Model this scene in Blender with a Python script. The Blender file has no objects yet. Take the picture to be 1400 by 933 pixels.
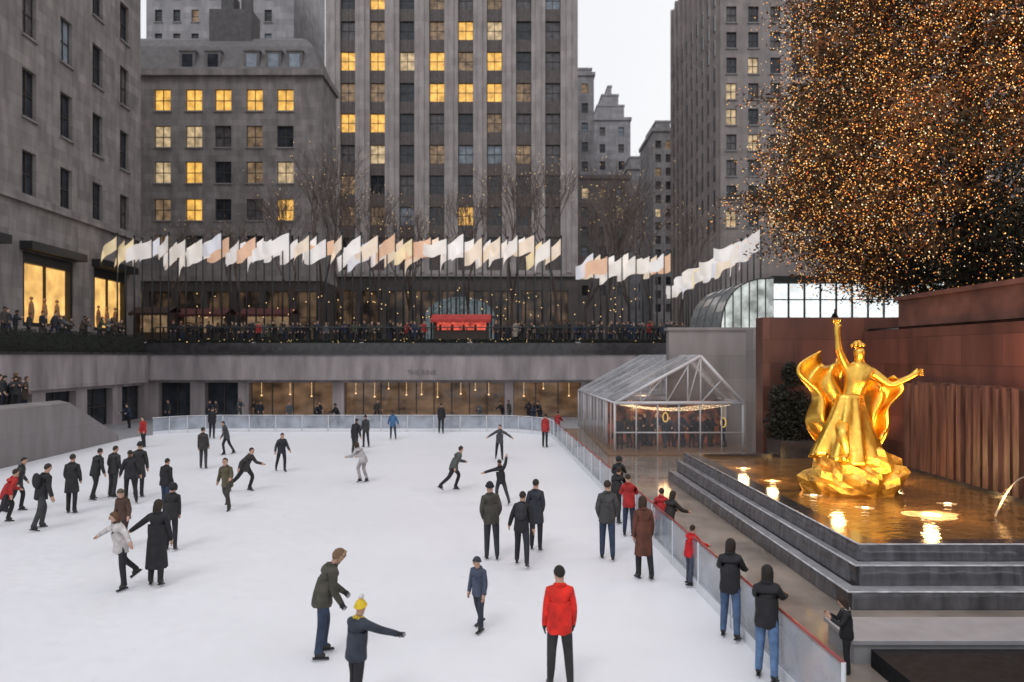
import bpy, bmesh, math, random
import numpy as np
from mathutils import Vector, Matrix
random.seed(7); np.random.seed(7)
S=bpy.context.scene; COL=S.collection
EYE=4.8
rad=math.radians
def at(a,b,z=0.0):
    # bearing / depression survey of the photo -> point on the level z
    D=(EYE-z)*1000.0/(b-486.0)
    return ((a-700)/1000.0*D, D)

# ------------------------------------------------------------ materials
def M(name,col,rough=.7,metal=0.0,var=.22,scale=3.0,bump=0.0,emit=None,estr=0.0,alpha=1.0,trans=0.0,spec=.5,stretch=(1,1,1),evar=False,lo=.3,hi=.7):
    m=bpy.data.materials.new(name); m.use_nodes=True
    nt=m.node_tree; N=nt.nodes; L=nt.links
    b=N['Principled BSDF']
    tc=N.new('ShaderNodeTexCoord'); mp=N.new('ShaderNodeMapping'); mp.inputs['Scale'].default_value=stretch
    nz=N.new('ShaderNodeTexNoise'); nz.noise_dimensions='4D'
    oi=N.new('ShaderNodeObjectInfo'); mu=N.new('ShaderNodeMath'); mu.operation='MULTIPLY'; mu.inputs[1].default_value=37.0
    L.new(oi.outputs['Random'],mu.inputs[0]); L.new(mu.outputs[0],nz.inputs['W'])
    L.new(tc.outputs['Object'],mp.inputs['Vector']); L.new(mp.outputs[0],nz.inputs['Vector'])
    nz.inputs['Scale'].default_value=scale; nz.inputs['Detail'].default_value=5
    mx=N.new('ShaderNodeMix'); mx.data_type='RGBA'
    cr=N.new('ShaderNodeMapRange'); cr.inputs['From Min'].default_value=lo; cr.inputs['From Max'].default_value=hi
    L.new(nz.outputs['Fac'],cr.inputs['Value']); L.new(cr.outputs[0],mx.inputs[0])
    mx.inputs[6].default_value=tuple(max(0,c*(1-var)) for c in col)+(1,)
    mx.inputs[7].default_value=tuple(min(1,c*(1+var)) for c in col)+(1,)
    L.new(mx.outputs[2],b.inputs['Base Color'])
    b.inputs['Roughness'].default_value=rough; b.inputs['Metallic'].default_value=metal
    b.inputs['Specular IOR Level'].default_value=spec
    b.inputs['Alpha'].default_value=alpha; b.inputs['Transmission Weight'].default_value=trans
    if emit:
        b.inputs['Emission Strength'].default_value=estr
        if evar is not False:
            m2=N.new('ShaderNodeMix'); m2.data_type='RGBA'
            m2.inputs[6].default_value=tuple(c*evar for c in emit)+(1,); m2.inputs[7].default_value=tuple(emit)+(1,)
            L.new(cr.outputs[0],m2.inputs[0]); L.new(m2.outputs[2],b.inputs['Emission Color'])
        else: b.inputs['Emission Color'].default_value=tuple(emit)+(1,)
    if bump>0:
        bp=N.new('ShaderNodeBump'); bp.inputs['Strength'].default_value=bump; bp.inputs['Distance'].default_value=.05
        L.new(nz.outputs['Fac'],bp.inputs['Height']); L.new(bp.outputs[0],b.inputs['Normal'])
    return m
def STONE(name,col,bw=1.6,bh=.7,mort=.75,var=.16,rough=.85,streak=.25):
    m=bpy.data.materials.new(name); m.use_nodes=True
    nt=m.node_tree; N=nt.nodes; L=nt.links; b=N['Principled BSDF']
    tc=N.new('ShaderNodeTexCoord'); sp=N.new('ShaderNodeSeparateXYZ'); ad=N.new('ShaderNodeMath'); ad.operation='ADD'
    cb=N.new('ShaderNodeCombineXYZ'); L.new(tc.outputs['Object'],sp.inputs[0])
    L.new(sp.outputs[0],ad.inputs[0]); L.new(sp.outputs[1],ad.inputs[1]); L.new(ad.outputs[0],cb.inputs[0]); L.new(sp.outputs[2],cb.inputs[1])
    br=N.new('ShaderNodeTexBrick'); L.new(cb.outputs[0],br.inputs['Vector'])
    br.inputs['Scale'].default_value=1; br.inputs['Brick Width'].default_value=bw; br.inputs['Row Height'].default_value=bh
    br.inputs['Mortar Size'].default_value=.015; br.inputs['Mortar Smooth'].default_value=.3
    br.inputs['Color1'].default_value=tuple(c*(1-var) for c in col)+(1,)
    br.inputs['Color2'].default_value=tuple(c*(1+var) for c in col)+(1,)
    br.inputs['Mortar'].default_value=tuple(c*mort for c in col)+(1,)
    nz=N.new('ShaderNodeTexNoise'); nz.inputs['Scale'].default_value=1.2; nz.inputs['Detail'].default_value=6
    mp=N.new('ShaderNodeMapping'); mp.inputs['Scale'].default_value=(1,1,.25); L.new(tc.outputs['Object'],mp.inputs[0]); L.new(mp.outputs[0],nz.inputs['Vector'])
    mr=N.new('ShaderNodeMapRange'); mr.inputs['From Min'].default_value=.3; mr.inputs['From Max'].default_value=.7
    mr.inputs['To Min'].default_value=1-streak; mr.inputs['To Max'].default_value=1+streak*.4
    L.new(nz.outputs['Fac'],mr.inputs['Value'])
    mx=N.new('ShaderNodeVectorMath'); mx.operation='SCALE'
    L.new(br.outputs['Color'],mx.inputs[0]); L.new(mr.outputs[0],mx.inputs['Scale']); L.new(mx.outputs[0],b.inputs['Base Color'])
    b.inputs['Roughness'].default_value=rough
    return m

# ------------------------------------------------------------ mesh builder
def thing(name,label,cat,loc=(0,0,0),group=None):
    e=bpy.data.objects.new(name,None); COL.objects.link(e); e.location=loc; e.empty_display_size=.3
    e['label']=label; e['category']=cat
    if group: e['group']=group
    return e
class MB:
    def __init__(s): s.v=[]; s.f=[]; s.m=[]
    def add(s,vs,fs,m=0):
        o=len(s.v); s.v+= [tuple(v) for v in vs]
        for f in fs: s.f.append(tuple(i+o for i in f)); s.m.append(m)
    def box(s,x0,x1,y0,y1,z0,z1,m=0):
        s.add([(x0,y0,z0),(x1,y0,z0),(x1,y1,z0),(x0,y1,z0),(x0,y0,z1),(x1,y0,z1),(x1,y1,z1),(x0,y1,z1)],
              [(0,3,2,1),(4,5,6,7),(0,1,5,4),(1,2,6,5),(2,3,7,6),(3,0,4,7)],m)
    def prism(s,poly,z0,z1,m=0):
        n=len(poly)
        vs=[(x,y,z0) for x,y in poly]+[(x,y,z1) for x,y in poly]
        s.add(vs,[tuple(range(n-1,-1,-1)),tuple(range(n,2*n))]+[(i,(i+1)%n,n+(i+1)%n,n+i) for i in range(n)],m)
    def tube(s,p0,p1,r0,r1=None,n=8,m=0,caps=True):
        r1=r0 if r1 is None else r1
        p0=Vector(p0);p1=Vector(p1); d=(p1-p0)
        if d.length<1e-6: return
        d.normalize(); a=d.orthogonal().normalized(); b=d.cross(a)
        vs=[]
        for p,r in((p0,r0),(p1,r1)):
            for i in range(n):
                t=2*math.pi*i/n; vs.append(p+a*math.cos(t)*r+b*math.sin(t)*r)
        fs=[(i,(i+1)%n,n+(i+1)%n,n+i) for i in range(n)]
        if caps: fs+=[tuple(range(n-1,-1,-1)),tuple(range(n,2*n))]
        s.add(vs,fs,m)
    def path(s,pts,rs,n=8,m=0):
        for i in range(len(pts)-1): s.tube(pts[i],pts[i+1],rs[i],rs[i+1],n,m)
    def ball(s,c,r,m=0,n=8,k=6):
        if not hasattr(r,'__len__'): r=(r,r,r)
        vs=[(c[0],c[1],c[2]+r[2])]
        for j in range(1,k):
            for i in range(n):
                t=math.pi*j/k;p=2*math.pi*i/n
                vs.append((c[0]+r[0]*math.sin(t)*math.cos(p),c[1]+r[1]*math.sin(t)*math.sin(p),c[2]+r[2]*math.cos(t)))
        vs.append((c[0],c[1],c[2]-r[2])); fs=[]
        for i in range(n): fs.append((0,1+i,1+(i+1)%n))
        for j in range(k-2):
            for i in range(n):
                a=1+j*n+i;b_=1+j*n+(i+1)%n; fs.append((a,a+n,b_+n,b_))
        e=len(vs)-1; a0=1+(k-2)*n
        for i in range(n): fs.append((e,a0+(i+1)%n,a0+i))
        s.add(vs,fs,m)
    def grid(s,fn,nu,nv,m=0):
        vs=[fn(i/nu,j/nv) for i in range(nu+1) for j in range(nv+1)]
        s.add(vs,[(i*(nv+1)+j,(i+1)*(nv+1)+j,(i+1)*(nv+1)+j+1,i*(nv+1)+j+1) for i in range(nu) for j in range(nv)],m)
    def mesh(s,name,mats,origin=(0,0,0),smooth=False):
        me=bpy.data.meshes.new(name); o=origin
        me.from_pydata([(v[0]-o[0],v[1]-o[1],v[2]-o[2]) for v in s.v],[],s.f)
        for m in mats: me.materials.append(m)
        me.polygons.foreach_set('material_index',s.m)
        if smooth: me.polygons.foreach_set('use_smooth',[True]*len(s.f))
        me.update(); return me
    def obj(s,name,mats,parent=None,origin=(0,0,0),smooth=False,label=None,cat=None,group=None,kind=None,local=False):
        if not isinstance(mats,(list,tuple)): mats=[mats]
        me=s.mesh(name,mats,(0,0,0) if local else origin,smooth)
        ob=bpy.data.objects.new(name,me); COL.objects.link(ob)
        if parent is not None:
            ob.parent=parent; ob.location=(0,0,0) if local else Vector(origin)-parent.location
        else: ob.location=origin
        if label: ob['label']=label
        if cat: ob['category']=cat
        if group: ob['group']=group
        if kind: ob['kind']=kind
        return ob
def put(me,name,parent=None,loc=(0,0,0),rz=0):
    o=bpy.data.objects.new(name,me); COL.objects.link(o); o.location=loc; o.rotation_euler=(0,0,rz)
    if parent is not None: o.parent=parent
    return o
def setmat(o,i,m):
    o.material_slots[i].link='OBJECT'; o.material_slots[i].material=m
U=random.uniform

# ------------------------------------------------------------ palette
LIME_A=STONE('limestone_warm',(.285,.255,.248),1.8,.8,streak=.35)
LIME_B=STONE('limestone_grey',(.26,.235,.23),1.6,.7,streak=.35)
LIME_C=STONE('limestone_tower',(.385,.345,.338),2.2,1.1,.85,.1)
LIME_D=STONE('distant_masonry',(.34,.33,.345),2,1,.85)
LIME_E=STONE('limestone_brown',(.285,.25,.242),2,1,.85,.1)
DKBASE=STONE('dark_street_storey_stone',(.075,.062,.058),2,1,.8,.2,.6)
PITSTONE=STONE('pit_wall_stone',(.36,.32,.33),2.4,3.0,.8,.06,.6,.4)
GREYST=STONE('grey_granite',(.25,.23,.232),2.4,1.2,.8,.08,.6)
REDGR=STONE('red_granite',(.115,.05,.04),1.8,.9,.6,.25,.4,.45)
RIBMAT=M('ribbed_red_stone',(.13,.068,.056),.45,var=.65,scale=2.5,stretch=(4,4,.3),bump=.4)
DKGRAN=M('polished_dark_granite',(.045,.042,.045),.14,var=.4,scale=3)
ROOFM=M('slate_roof',(.10,.095,.10),.7,scale=1.5)
MANS=M('lead_grey_mansard',(.15,.14,.145),.7,scale=1.5)
FRAME=M('bronze_window_frame',(.05,.042,.04),.5)
BLACK=M('black_metal',(.02,.02,.022),.45)
GREYM=M('grey_metal',(.07,.072,.075),.45)
WHITEP=M('white_paint',(.72,.74,.78),.4,var=.06)
REDP=M('red_paint',(.36,.07,.07),.35,var=.5,scale=1.2)
SPAND=M('spandrel_metal',(.12,.10,.095),.6,scale=2)
GL_DARK=M('window_glass_dark',(.03,.035,.045),.12,var=.6,scale=1.2)
GL_MID=M('window_glass_curtained',(.11,.10,.105),.35,var=.5,scale=1.4)
GL_BLUE=M('window_glass_pale',(.25,.29,.34),.35,var=.4,scale=1.4)
GL_DIM=M('window_dim_lamp',(.1,.07,.05),.4,emit=(.55,.36,.2),estr=.5,evar=.1,scale=1.2)
GL_LIT=M('window_lit_warm',(.2,.12,.05),.4,emit=(1,.54,.11),estr=1.3,evar=.35,scale=1.1)
GL_LIT2=M('window_lit_cream',(.2,.15,.1),.4,emit=(1,.74,.42),estr=.75,evar=.2,scale=1.3)
SHOPLIT=M('shop_display_glow',(.2,.1,.04),.4,emit=(1,.58,.18),estr=1.35,evar=.35,scale=.8)
RESTO=M('restaurant_glass',(.05,.04,.035),.06,emit=(.50,.27,.13),estr=.34,evar=.12,scale=.7,var=.5,spec=.8,lo=.3,hi=.75,stretch=(1,1,2))
STOREDK=M('storefront_glass',(.02,.02,.025),.15,emit=(.5,.3,.16),estr=.26,evar=.05,scale=.5,lo=.42,hi=.75)
PAVING=M('paving_stone',(.22,.2,.19),.6,scale=2)
FLOOR=M('wet_walkway',(.30,.25,.215),.09,var=.35,scale=.9,spec=.8)
BARK=M('bark',(.06,.045,.04),.9)
TWIG=M('twig',(.13,.10,.09),.9)
HEDGE=M('hedge_leaves',(.014,.018,.013),.8,var=.5,scale=8)
CONC=M('light_ledge_stone',(.33,.33,.35),.5,var=.12)
WARMBULB=M('warm_bulb',(.9,.6,.2),.4,emit=(1,.66,.3),estr=2.0)
WARMBULB.cycles.emission_sampling='NONE'

# ------------------------------------------------------------ world, sun, camera
w=bpy.data.worlds.new('World'); S.world=w; w.use_nodes=True
nt=w.node_tree; bg=nt.nodes['Background']; sk=nt.nodes.new('ShaderNodeTexSky'); sk.sky_type='NISHITA'
sk.sun_disc=False; sk.sun_elevation=rad(20); sk.sun_rotation=rad(40); sk.dust_density=6; sk.air_density=1.2
tc=nt.nodes.new('ShaderNodeTexCoord'); nz=nt.nodes.new('ShaderNodeTexNoise'); nz.inputs['Scale'].default_value=2.2; nz.inputs['Detail'].default_value=4
nt.links.new(tc.outputs['Generated'],nz.inputs['Vector'])
cl=nt.nodes.new('ShaderNodeMix'); cl.data_type='RGBA'; cl.inputs[6].default_value=(8.3,8.45,8.85,1); cl.inputs[7].default_value=(9.1,9.25,9.6,1)
nt.links.new(nz.outputs['Fac'],cl.inputs[0])
mx=nt.nodes.new('ShaderNodeMix'); mx.data_type='RGBA'; mx.inputs[0].default_value=.94
nt.links.new(sk.outputs[0],mx.inputs[6]); nt.links.new(cl.outputs[2],mx.inputs[7])
nt.links.new(mx.outputs[2],bg.inputs['Color']); bg.inputs['Strength'].default_value=.106
sl=bpy.data.lights.new('sun','SUN'); sl.energy=.55; sl.angle=rad(20); sl.color=(1,.96,.93)
so=bpy.data.objects.new('sun',sl); COL.objects.link(so); so.rotation_euler=(rad(40),0,rad(-25))
cd=bpy.data.cameras.new('camera'); cam=bpy.data.objects.new('camera',cd); COL.objects.link(cam)
cam.location=(0,0,EYE); cam.rotation_euler=(rad(90),0,0); cd.sensor_width=36; cd.lens=36*1000/1400.; cd.shift_y=.0139; cd.clip_end=2000
cd.dof.use_dof=True; cd.dof.focus_distance=17; cd.dof.aperture_fstop=.7
S.camera=cam
S.view_settings.view_transform='Standard'; S.view_settings.look='None'; S.view_settings.exposure=0
def lamp(name,kind,loc,en,col,size=.3,target=None,spot=60):
    l=bpy.data.lights.new(name,kind); l.energy=en; l.color=col
    if kind in('POINT','SPOT'): l.shadow_soft_size=size
    o=bpy.data.objects.new(name,l); COL.objects.link(o); o.location=loc
    if kind=='SPOT': l.spot_size=rad(spot); l.spot_blend=.6
    if target: o.rotation_euler=(Vector(target)-Vector(loc)).to_track_quat('-Z','Y').to_euler()
    return o

# ------------------------------------------------------------ skinned figures
JOBS=[]
def skin_job(V,E,R,cb,sub=1,name='tmp'):
    me=bpy.data.meshes.new(name); me.from_pydata([tuple(v) for v in V],E,[]); ob=bpy.data.objects.new(name,me); COL.objects.link(ob)
    sm=ob.modifiers.new('s','SKIN'); sm.use_smooth_shade=True
    for i,d in enumerate(me.skin_vertices[0].data):
        r=R[i]; d.radius=(r,r) if not hasattr(r,'__len__') else r; d.use_root=(i==0)
    ss=ob.modifiers.new('u','SUBSURF'); ss.levels=sub; ss.render_levels=sub
    JOBS.append((ob,cb))
def run_jobs():
    dg=bpy.context.evaluated_depsgraph_get(); out=[]
    for ob,cb in JOBS: out.append((bpy.data.meshes.new_from_object(ob.evaluated_get(dg)),cb,ob))
    for me,cb,ob in out:
        bpy.data.objects.remove(ob); me.materials.clear(); cb(me)
    JOBS.clear()
def leg_dir(side,a,b): a=rad(a);b=rad(b); return Vector((side*math.sin(b),math.sin(a)*math.cos(b),-math.cos(a)*math.cos(b)))
def skeleton(P):
    s=P['h']/1.75; pf=P.get('puff',1.24)*P.get('girth',1.0); R=Matrix.Rotation(-rad(P.get('lean',6)),3,'X')@Matrix.Rotation(rad(P.get('side',0)),3,'Y')
    RH=Matrix.Rotation(rad(P.get('turn',0)),3,'Z')@Matrix.Rotation(-rad(P.get('lean',6)*.5+P.get('nod',5)),3,'X')
    V=[];E=[];RR=[];B=[]
    lg=1.15
    def add(p,r,par=None,lab=None):
        V.append(Vector(p)*s); RR.append(r*s); i=len(V)-1
        if par is not None: E.append((par,i)); B.append((par,i,lab))
        return i
    pel=add((0,0,0),.115*pf*.95)
    wa=add(R@Vector((0,0,.16)),.112*pf,pel,'coat'); ch=add(R@Vector((0,0,.32)),.122*pf,wa,'coat'); uc=add(R@Vector((0,-.01,.42)),.098*pf,ch,'coat')
    nb=add(R@Vector((0,0,.50)),.066,uc,'coat'); hb=R@Vector((0,.01,.53))
    h1=add(hb+RH@Vector((0,.012,.045)),.064,nb,'skin'); h2=add(hb+RH@Vector((0,.022,.125)),.095,h1,'head'); h3=add(hb+RH@Vector((0,.012,.195)),.083,h2,'head')
    hc=(hb+RH@Vector((0,.012,.135)))*s
    for k,side in enumerate((-1,1)):
        a=P['arms'][k]  # pitch, abd, elbow, abd2
        shp=R@Vector((side*.148,0,.405)); sh=add(shp,.066*pf,uc,'coat')
        d=leg_dir(side,a[0],a[1]); d=Matrix.Rotation(-rad(P.get('lean',6)*.4),3,'X')@d
        el=add(shp+d*.27,.053*pf,sh,'coat')
        d2=leg_dir(side,a[0]+a[2],a[3]); wp=shp+d*.27+d2*.235; wr=add(wp,.041*pf,el,'coat')
        pp=wp+d2*.07; pa=add(pp,.036,wr,'hand')
        if P.get('fingers'):
            lat=d2.cross(Vector((side,0,0)));
            if lat.length<.2: lat=d2.cross(Vector((0,0,1)))
            lat.normalize(); inw=lat.cross(d2)*(1 if lat.cross(d2).x*side<0 else -1)
            for q,(o,l) in enumerate(((-.03,.036),(-.01,.044),(.011,.041),(.031,.031))):
                f0=add(pp+d2*.04+lat*o,.0115,pa,'hand'); f1=add(pp+d2*(.04+l)+lat*o*1.15+inw*.012,.0095,f0,'hand'); add(pp+d2*(.04+l*1.6)+lat*o*1.15+inw*.034,.008,f1,'hand')
            t0=add(pp+lat*.035+d2*.0+inw*.012,.0125,pa,'hand'); add(pp+lat*.055+d2*.035+inw*.024,.0095,t0,'hand')
        else: add(pp+d2*.07,.022,pa,'hand')
    feet=[]
    for k,side in enumerate((-1,1)):
        l=P['legs'][k] # hip pitch, abd, knee
        hp=add((side*.085,0,-.03),.092*lg,pel,'coat2'); d=leg_dir(side,l[0],l[1]); kn=Vector((side*.085,0,-.03))+d*.42
        k_=add(kn,.066*lg,hp,'pants'); d2=leg_dir(side,l[0]-l[2],l[1]*.6); an=kn+d2*.40; a_=add(an,.052*lg,k_,'pants')
        t=rad((l[0]-l[2])*.6); fd=Vector((side*.12,math.cos(t),math.sin(t))).normalized(); up=Vector((0,-math.sin(t),math.cos(t)))
        b0=add(an-up*.055,.048,a_,'boot'); add(an-up*.07+fd*.13,.038,b0,'boot'); add(an-up*.065-fd*.045,.036,b0,'boot')
        feet.append(((an-up*.105+fd*.04)*s,fd,up))
    zmin=min(f[0].z for f in feet); sk_=.05 if P.get('skates',True) else 0.0
    off=Vector((0,0,-zmin+sk_)); V=[v+off for v in V]; feet=[(f[0]+off,f[1],f[2]) for f in feet]; hc=hc+off
    return dict(V=V,E=E,R=RR,B=B,hc=hc,RH=RH,Rt=R,s=s,pel=V[0],feet=feet,pf=pf)
LAB={'coat':0,'coat2':0,'pants':1,'skin':2,'head':2,'boot':3,'hand':4}
def classify(me,K):
    n=len(me.polygons); c=np.empty(n*3); me.polygons.foreach_get('center',c); c=c.reshape(-1,3)
    best=np.full(n,1e9); idx=np.zeros(n,int)
    for a,b,lab in K['B']:
        A=np.array(K['V'][a]);Bv=np.array(K['V'][b]); d=Bv-A; t=np.clip(((c-A)@d)/max(d@d,1e-9),0,1)
        r=K['R'][a]*(1-t)+K['R'][b]*t; dist=np.linalg.norm(c-(A+t[:,None]*d),axis=1)/r
        u=dist<best; best[u]=dist[u]; idx[u]=LAB[lab]
    me.polygons.foreach_set('material_index',idx.astype(np.int32)); me.polygons.foreach_set('use_smooth',[True]*n); me.update()
CM={}
def cloth(col,rough=.8):
    k=tuple(round(c,3) for c in col)
    if k not in CM: CM[k]=M('cloth',col,rough,var=.38,scale=6,bump=.7)
    return CM[k]
SKIN=M('skin',(.50,.30,.22),.55,var=.08); EYEM=M('eye_dark',(.02,.015,.012),.2)
def hair_mesh(style,s,mat,mat2=None):
    mb=MB(); n=16;k=7
    rx,ry,rz={'short':(.085,.096,.104),'long':(.092,.104,.108),'hat':(.094,.105,.118),'hood':(.107,.112,.12)}[style]
    vs=[(0,0,rz*s)]
    for j in range(1,k+1):
        for i in range(n):
            ph=2*math.pi*i/n; fr=.5+.5*math.sin(ph)
            tm={'short':(128,50),'long':(142,54),'hat':(108,70),'hood':(150,70)}[style]
            th=rad(tm[0]*(1-fr)+tm[1]*fr)*j/k
            x=rx*math.sin(th)*math.cos(ph);y=ry*math.sin(th)*math.sin(ph)-.010; z=rz*math.cos(th)
            if style=='long' and fr<.62 and j>=k-1: z-=(.06 if j==k-1 else .22)*(1-fr/.62)**.5; x*=1.02; y-=.015*(j-k+2)
            jit=1+.03*math.sin(i*5.1+j*3.3)
            vs.append((x*s*jit,y*s*jit,z*s))
    fs=[(0,1+i,1+(i+1)%n) for i in range(n)]+[(1+j*n+i,1+j*n+n+i,1+j*n+n+(i+1)%n,1+j*n+(i+1)%n) for j in range(k-1) for i in range(n)]
    mb.add(vs,fs,0)
    if style=='hat':
        for i in range(n):
            a=2*math.pi*i/n;b=2*math.pi*(i+1)/n
            def q(t): 
                fr=.5+.5*math.sin(t); th=rad(108*(1-fr)+70*fr); return (rx*1.02*math.sin(th)*math.cos(t)*s,(ry*1.02*math.sin(th)*math.sin(t)-.01)*s,(rz*math.cos(th))*s)
            mb.tube(q(a),q(b),.013*s,n=6,m=0)
        if mat2: mb.ball((0,-.01,.15*s),.05*s,m=1,n=10,k=7)
    if style=='hood':
        for i in range(14):
            a=math.pi*2*i/14;b=math.pi*2*(i+1)/14
            q=lambda t:(.09*math.cos(t)*s,(.045)*s,(.105*math.sin(t)-.01)*s)
            mb.tube(q(a),q(b),.026*s,n=7,m=1)
    return mb.mesh('hair',[mat]+([mat2] if mat2 else []),smooth=True)
def jacket_mesh(K,mat,long=0.0):
    mb=MB(); n=20; s=K['s'];pf=K['pf']; R=K['Rt']; rings=[]
    zs=[.28,.15,.03,-.07,-.15,-.18] if not long else [.26,.12,0,-.12,-.12-long*.5,-.12-long]
    for j,z in enumerate(zs):
        c=(R@Vector((0,0,z))) if z>0 else Vector((0,0,z))
        fl=1+(.0 if z>0 else (-z)*.45)+(.02*math.sin(j*2.2))
        if not long and j==5: fl*=.93
        rx=.138*pf*fl;ry=.114*pf*fl
        rings.append([(c+Vector((rx*math.cos(2*math.pi*i/n)*(1+.04*math.sin(i*3+j)),ry*math.sin(2*math.pi*i/n)*(1+.05*math.cos(i*2.3+j)),.012*math.sin(i*1.9))))*s for i in range(n)])
    vs=[v for r in rings for v in r]
    fs=[(j*n+i,j*n+(i+1)%n,(j+1)*n+(i+1)%n,(j+1)*n+i) for j in range(len(zs)-1) for i in range(n)]
    mb.add([v+K['pel'] for v in vs],fs,0)
    return mb.mesh('jacket',[mat],smooth=True)
PR=random.Random(11)
def person(a,b,h,f,coat,pants,label,z=0.0,pose='stand',hair='short',haircol=(.03,.02,.015),long=0,fingers=False,eyes=False,skates=True,group='people skating on the ice rink',cat='person',gloves=None,hat2=None,xy=None,boot=(.02,.02,.02),scarf=None,pack=None,**kw):
    x,y=xy if xy else at(a,b,z)
    P=dict(h=h,fingers=fingers,skates=skates,side=PR.uniform(-4,4),turn=PR.uniform(-25,25)); P.update(POSES[pose])
    j=lambda t,q:tuple(v+PR.uniform(-q,q) for v in t)
    P['arms']=[j(t,5) for t in P['arms']]; P['legs']=[(t[0]+PR.uniform(-3,3),t[1],t[2]+PR.uniform(0,5)) for t in P['legs']]
    P.update(kw)
    K=skeleton(P)
    mats=[cloth(coat),cloth(pants,.85),SKIN,cloth(boot,.5),cloth(gloves) if gloves else SKIN]
    def cb(me):
        for m in mats: me.materials.append(m)
        me.name='person'; classify(me,K)
        o=bpy.data.objects.new('person',me); COL.objects.link(o); o.location=(x,y,z); o.rotation_euler=(0,0,rad(f))
        o['label']=label; o['category']=cat; o['group']=group
        nm={'short':'hair','long':'hair','hat':'hat','hood':'hood'}[hair]
        hm=put(hair_mesh(hair,K['s'],cloth(haircol),cloth(hat2) if hat2 else None),nm,o,K['hc'])
        hm.rotation_euler=K['RH'].to_euler()
        put(jacket_mesh(K,mats[0],long),'coat' if long else 'jacket',o)
        mb=MB(); c=K['pel']+K['Rt']@Vector((0,-.012,.485))*K['s']
        for i in range(12):
            q=lambda t:c+Vector((.078*math.cos(t),.066*math.sin(t),.010*math.sin(3*t)-.018*math.sin(t)))*K['s']
            mb.tube(q(math.pi*i/6),q(math.pi*(i+1)/6),.030*K['s'],n=7)
        mb.obj('scarf' if scarf else 'collar',cloth(scarf) if scarf else mats[0],o,local=True,smooth=True)
        if pack:
            mb=MB(); c=K['pel']+K['Rt']@Vector((0,-.20,.28))*K['s']; mb.ball(c,(.14*K['s'],.09*K['s'],.21*K['s']),n=12,k=8); mb.obj('backpack',cloth(pack),o,local=True,smooth=True)
        if eyes:
            for sx in(-1,1):
                mb=MB(); mb.ball((0,0,0),.011*K['s'],n=6,k=4); e=put(mb.mesh('eye',[EYEM]),'eye',o,K['hc']+K['RH']@Vector((sx*.033,.088,.0))*K['s'])
            mb=MB(); mb.ball((0,0,0),(.012*K['s'],.02*K['s'],.022*K['s']),n=6,k=5); put(mb.mesh('nose',[SKIN],smooth=True),'nose',o,K['hc']+K['RH']@Vector((0,.095,-.03))*K['s'])
        if skates:
            for fp,fd,up in K['feet']:
                mb=MB(); mb.box(-.006,.006,-.13,.15,-.048,-.02); mb.box(-.028,.028,-.11,.14,-.022,.006,1)
                so_=put(mb.mesh('skate',[WHITEP,BLACK]),'skate',o,fp)
                yy=fd;xx=yy.cross(up).normalized();zz=xx.cross(yy); so_.rotation_euler=Matrix((xx,yy,zz)).transposed().to_euler()
    skin_job(K['V'],K['E'],K['R'],cb,2 if fingers else 1)
POSES={
 'stand':dict(lean=5,arms=[(5,7,14,3),(2,8,18,3)],legs=[(5,2,8),(-6,3,5)]),
 'glide':dict(lean=15,arms=[(10,20,25,14),(-12,18,20,14)],legs=[(20,3,30),(-15,7,12)]),
 'stride':dict(lean=28,nod=-8,arms=[(35,22,40,10),(-35,22,30,18)],legs=[(38,4,52),(-30,14,18)]),
 'bend':dict(lean=42,nod=-15,arms=[(40,10,40,5),(30,12,45,5)],legs=[(28,4,44),(14,6,34)]),
 'out':dict(lean=10,arms=[(8,58,10,54),(8,62,10,58)],legs=[(12,4,20),(-14,8,14)]),
 'up':dict(lean=10,arms=[(10,80,20,70),(150,25,20,15)],legs=[(20,5,30),(-16,10,16)]),
 'walk':dict(lean=6,arms=[(22,10,20,6),(-22,10,15,6)],legs=[(20,3,10),(-20,3,14)]),
 'pocket':dict(lean=5,arms=[(-6,13,44,-8),(-6,13,44,-8)],legs=[(6,2,10),(-5,3,6)]),
 'rail':dict(lean=20,nod=-10,arms=[(45,14,30,4),(50,14,25,2)],legs=[(10,3,14),(-8,6,8)]),
 'phone':dict(lean=4,nod=18,arms=[(25,16,95,-20),(30,14,90,-20)],legs=[(2,3,4),(-2,3,4)]),
}
BK=(.016,.016,.02);NV=(.025,.035,.07);DG=(.04,.042,.045);RD=(.76,.022,.012);JN=(.07,.12,.22);DJ=(.03,.045,.085)
BRN=(.045,.022,.012)
person(765,942,1.74,4,RD,(.028,.028,.03),'person in bright red jacket standing on the ice',pose='pocket',fingers=True,haircol=(.02,.014,.012),puff=1.26,side=1,turn=4,arms=[(4,9,14,4),(0,11,22,2)],legs=[(5,3.5,7),(-4,5,4)],gloves=(.05,.03,.025))
person(440,898,1.74,-62,(.065,.06,.045),DJ,'person in olive parka bending forward on skates',pose='glide',fingers=True,hair='hood',haircol=(.17,.10,.06),hat2=(.33,.22,.14),lean=21,nod=22,puff=1.32,arms=[(18,6,30,2),(5,6,25,2)],legs=[(14,4,20),(-4,6,6)],gloves=BK)
person(487,972,1.46,-35,(.03,.038,.055),BK,'child in navy coat and yellow hat with arm out',pose='stand',fingers=True,hair='hat',haircol=(.75,.52,.03),hat2=(.75,.72,.72),puff=1.3,arms=[(10,12,20,6),(60,45,10,50)],gloves=BK,lean=8,scarf=(.6,.45,.05))
person(655,862,1.29,150,(.06,.075,.12),(.03,.035,.05),'child in slate blue jacket skating slowly',pose='glide',fingers=True,hair='hat',haircol=(.04,.045,.06),eyes=True,lean=8,arms=[(8,14,18,6),(-5,16,18,6)],legs=[(14,3,14),(-14,4,12)])
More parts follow.
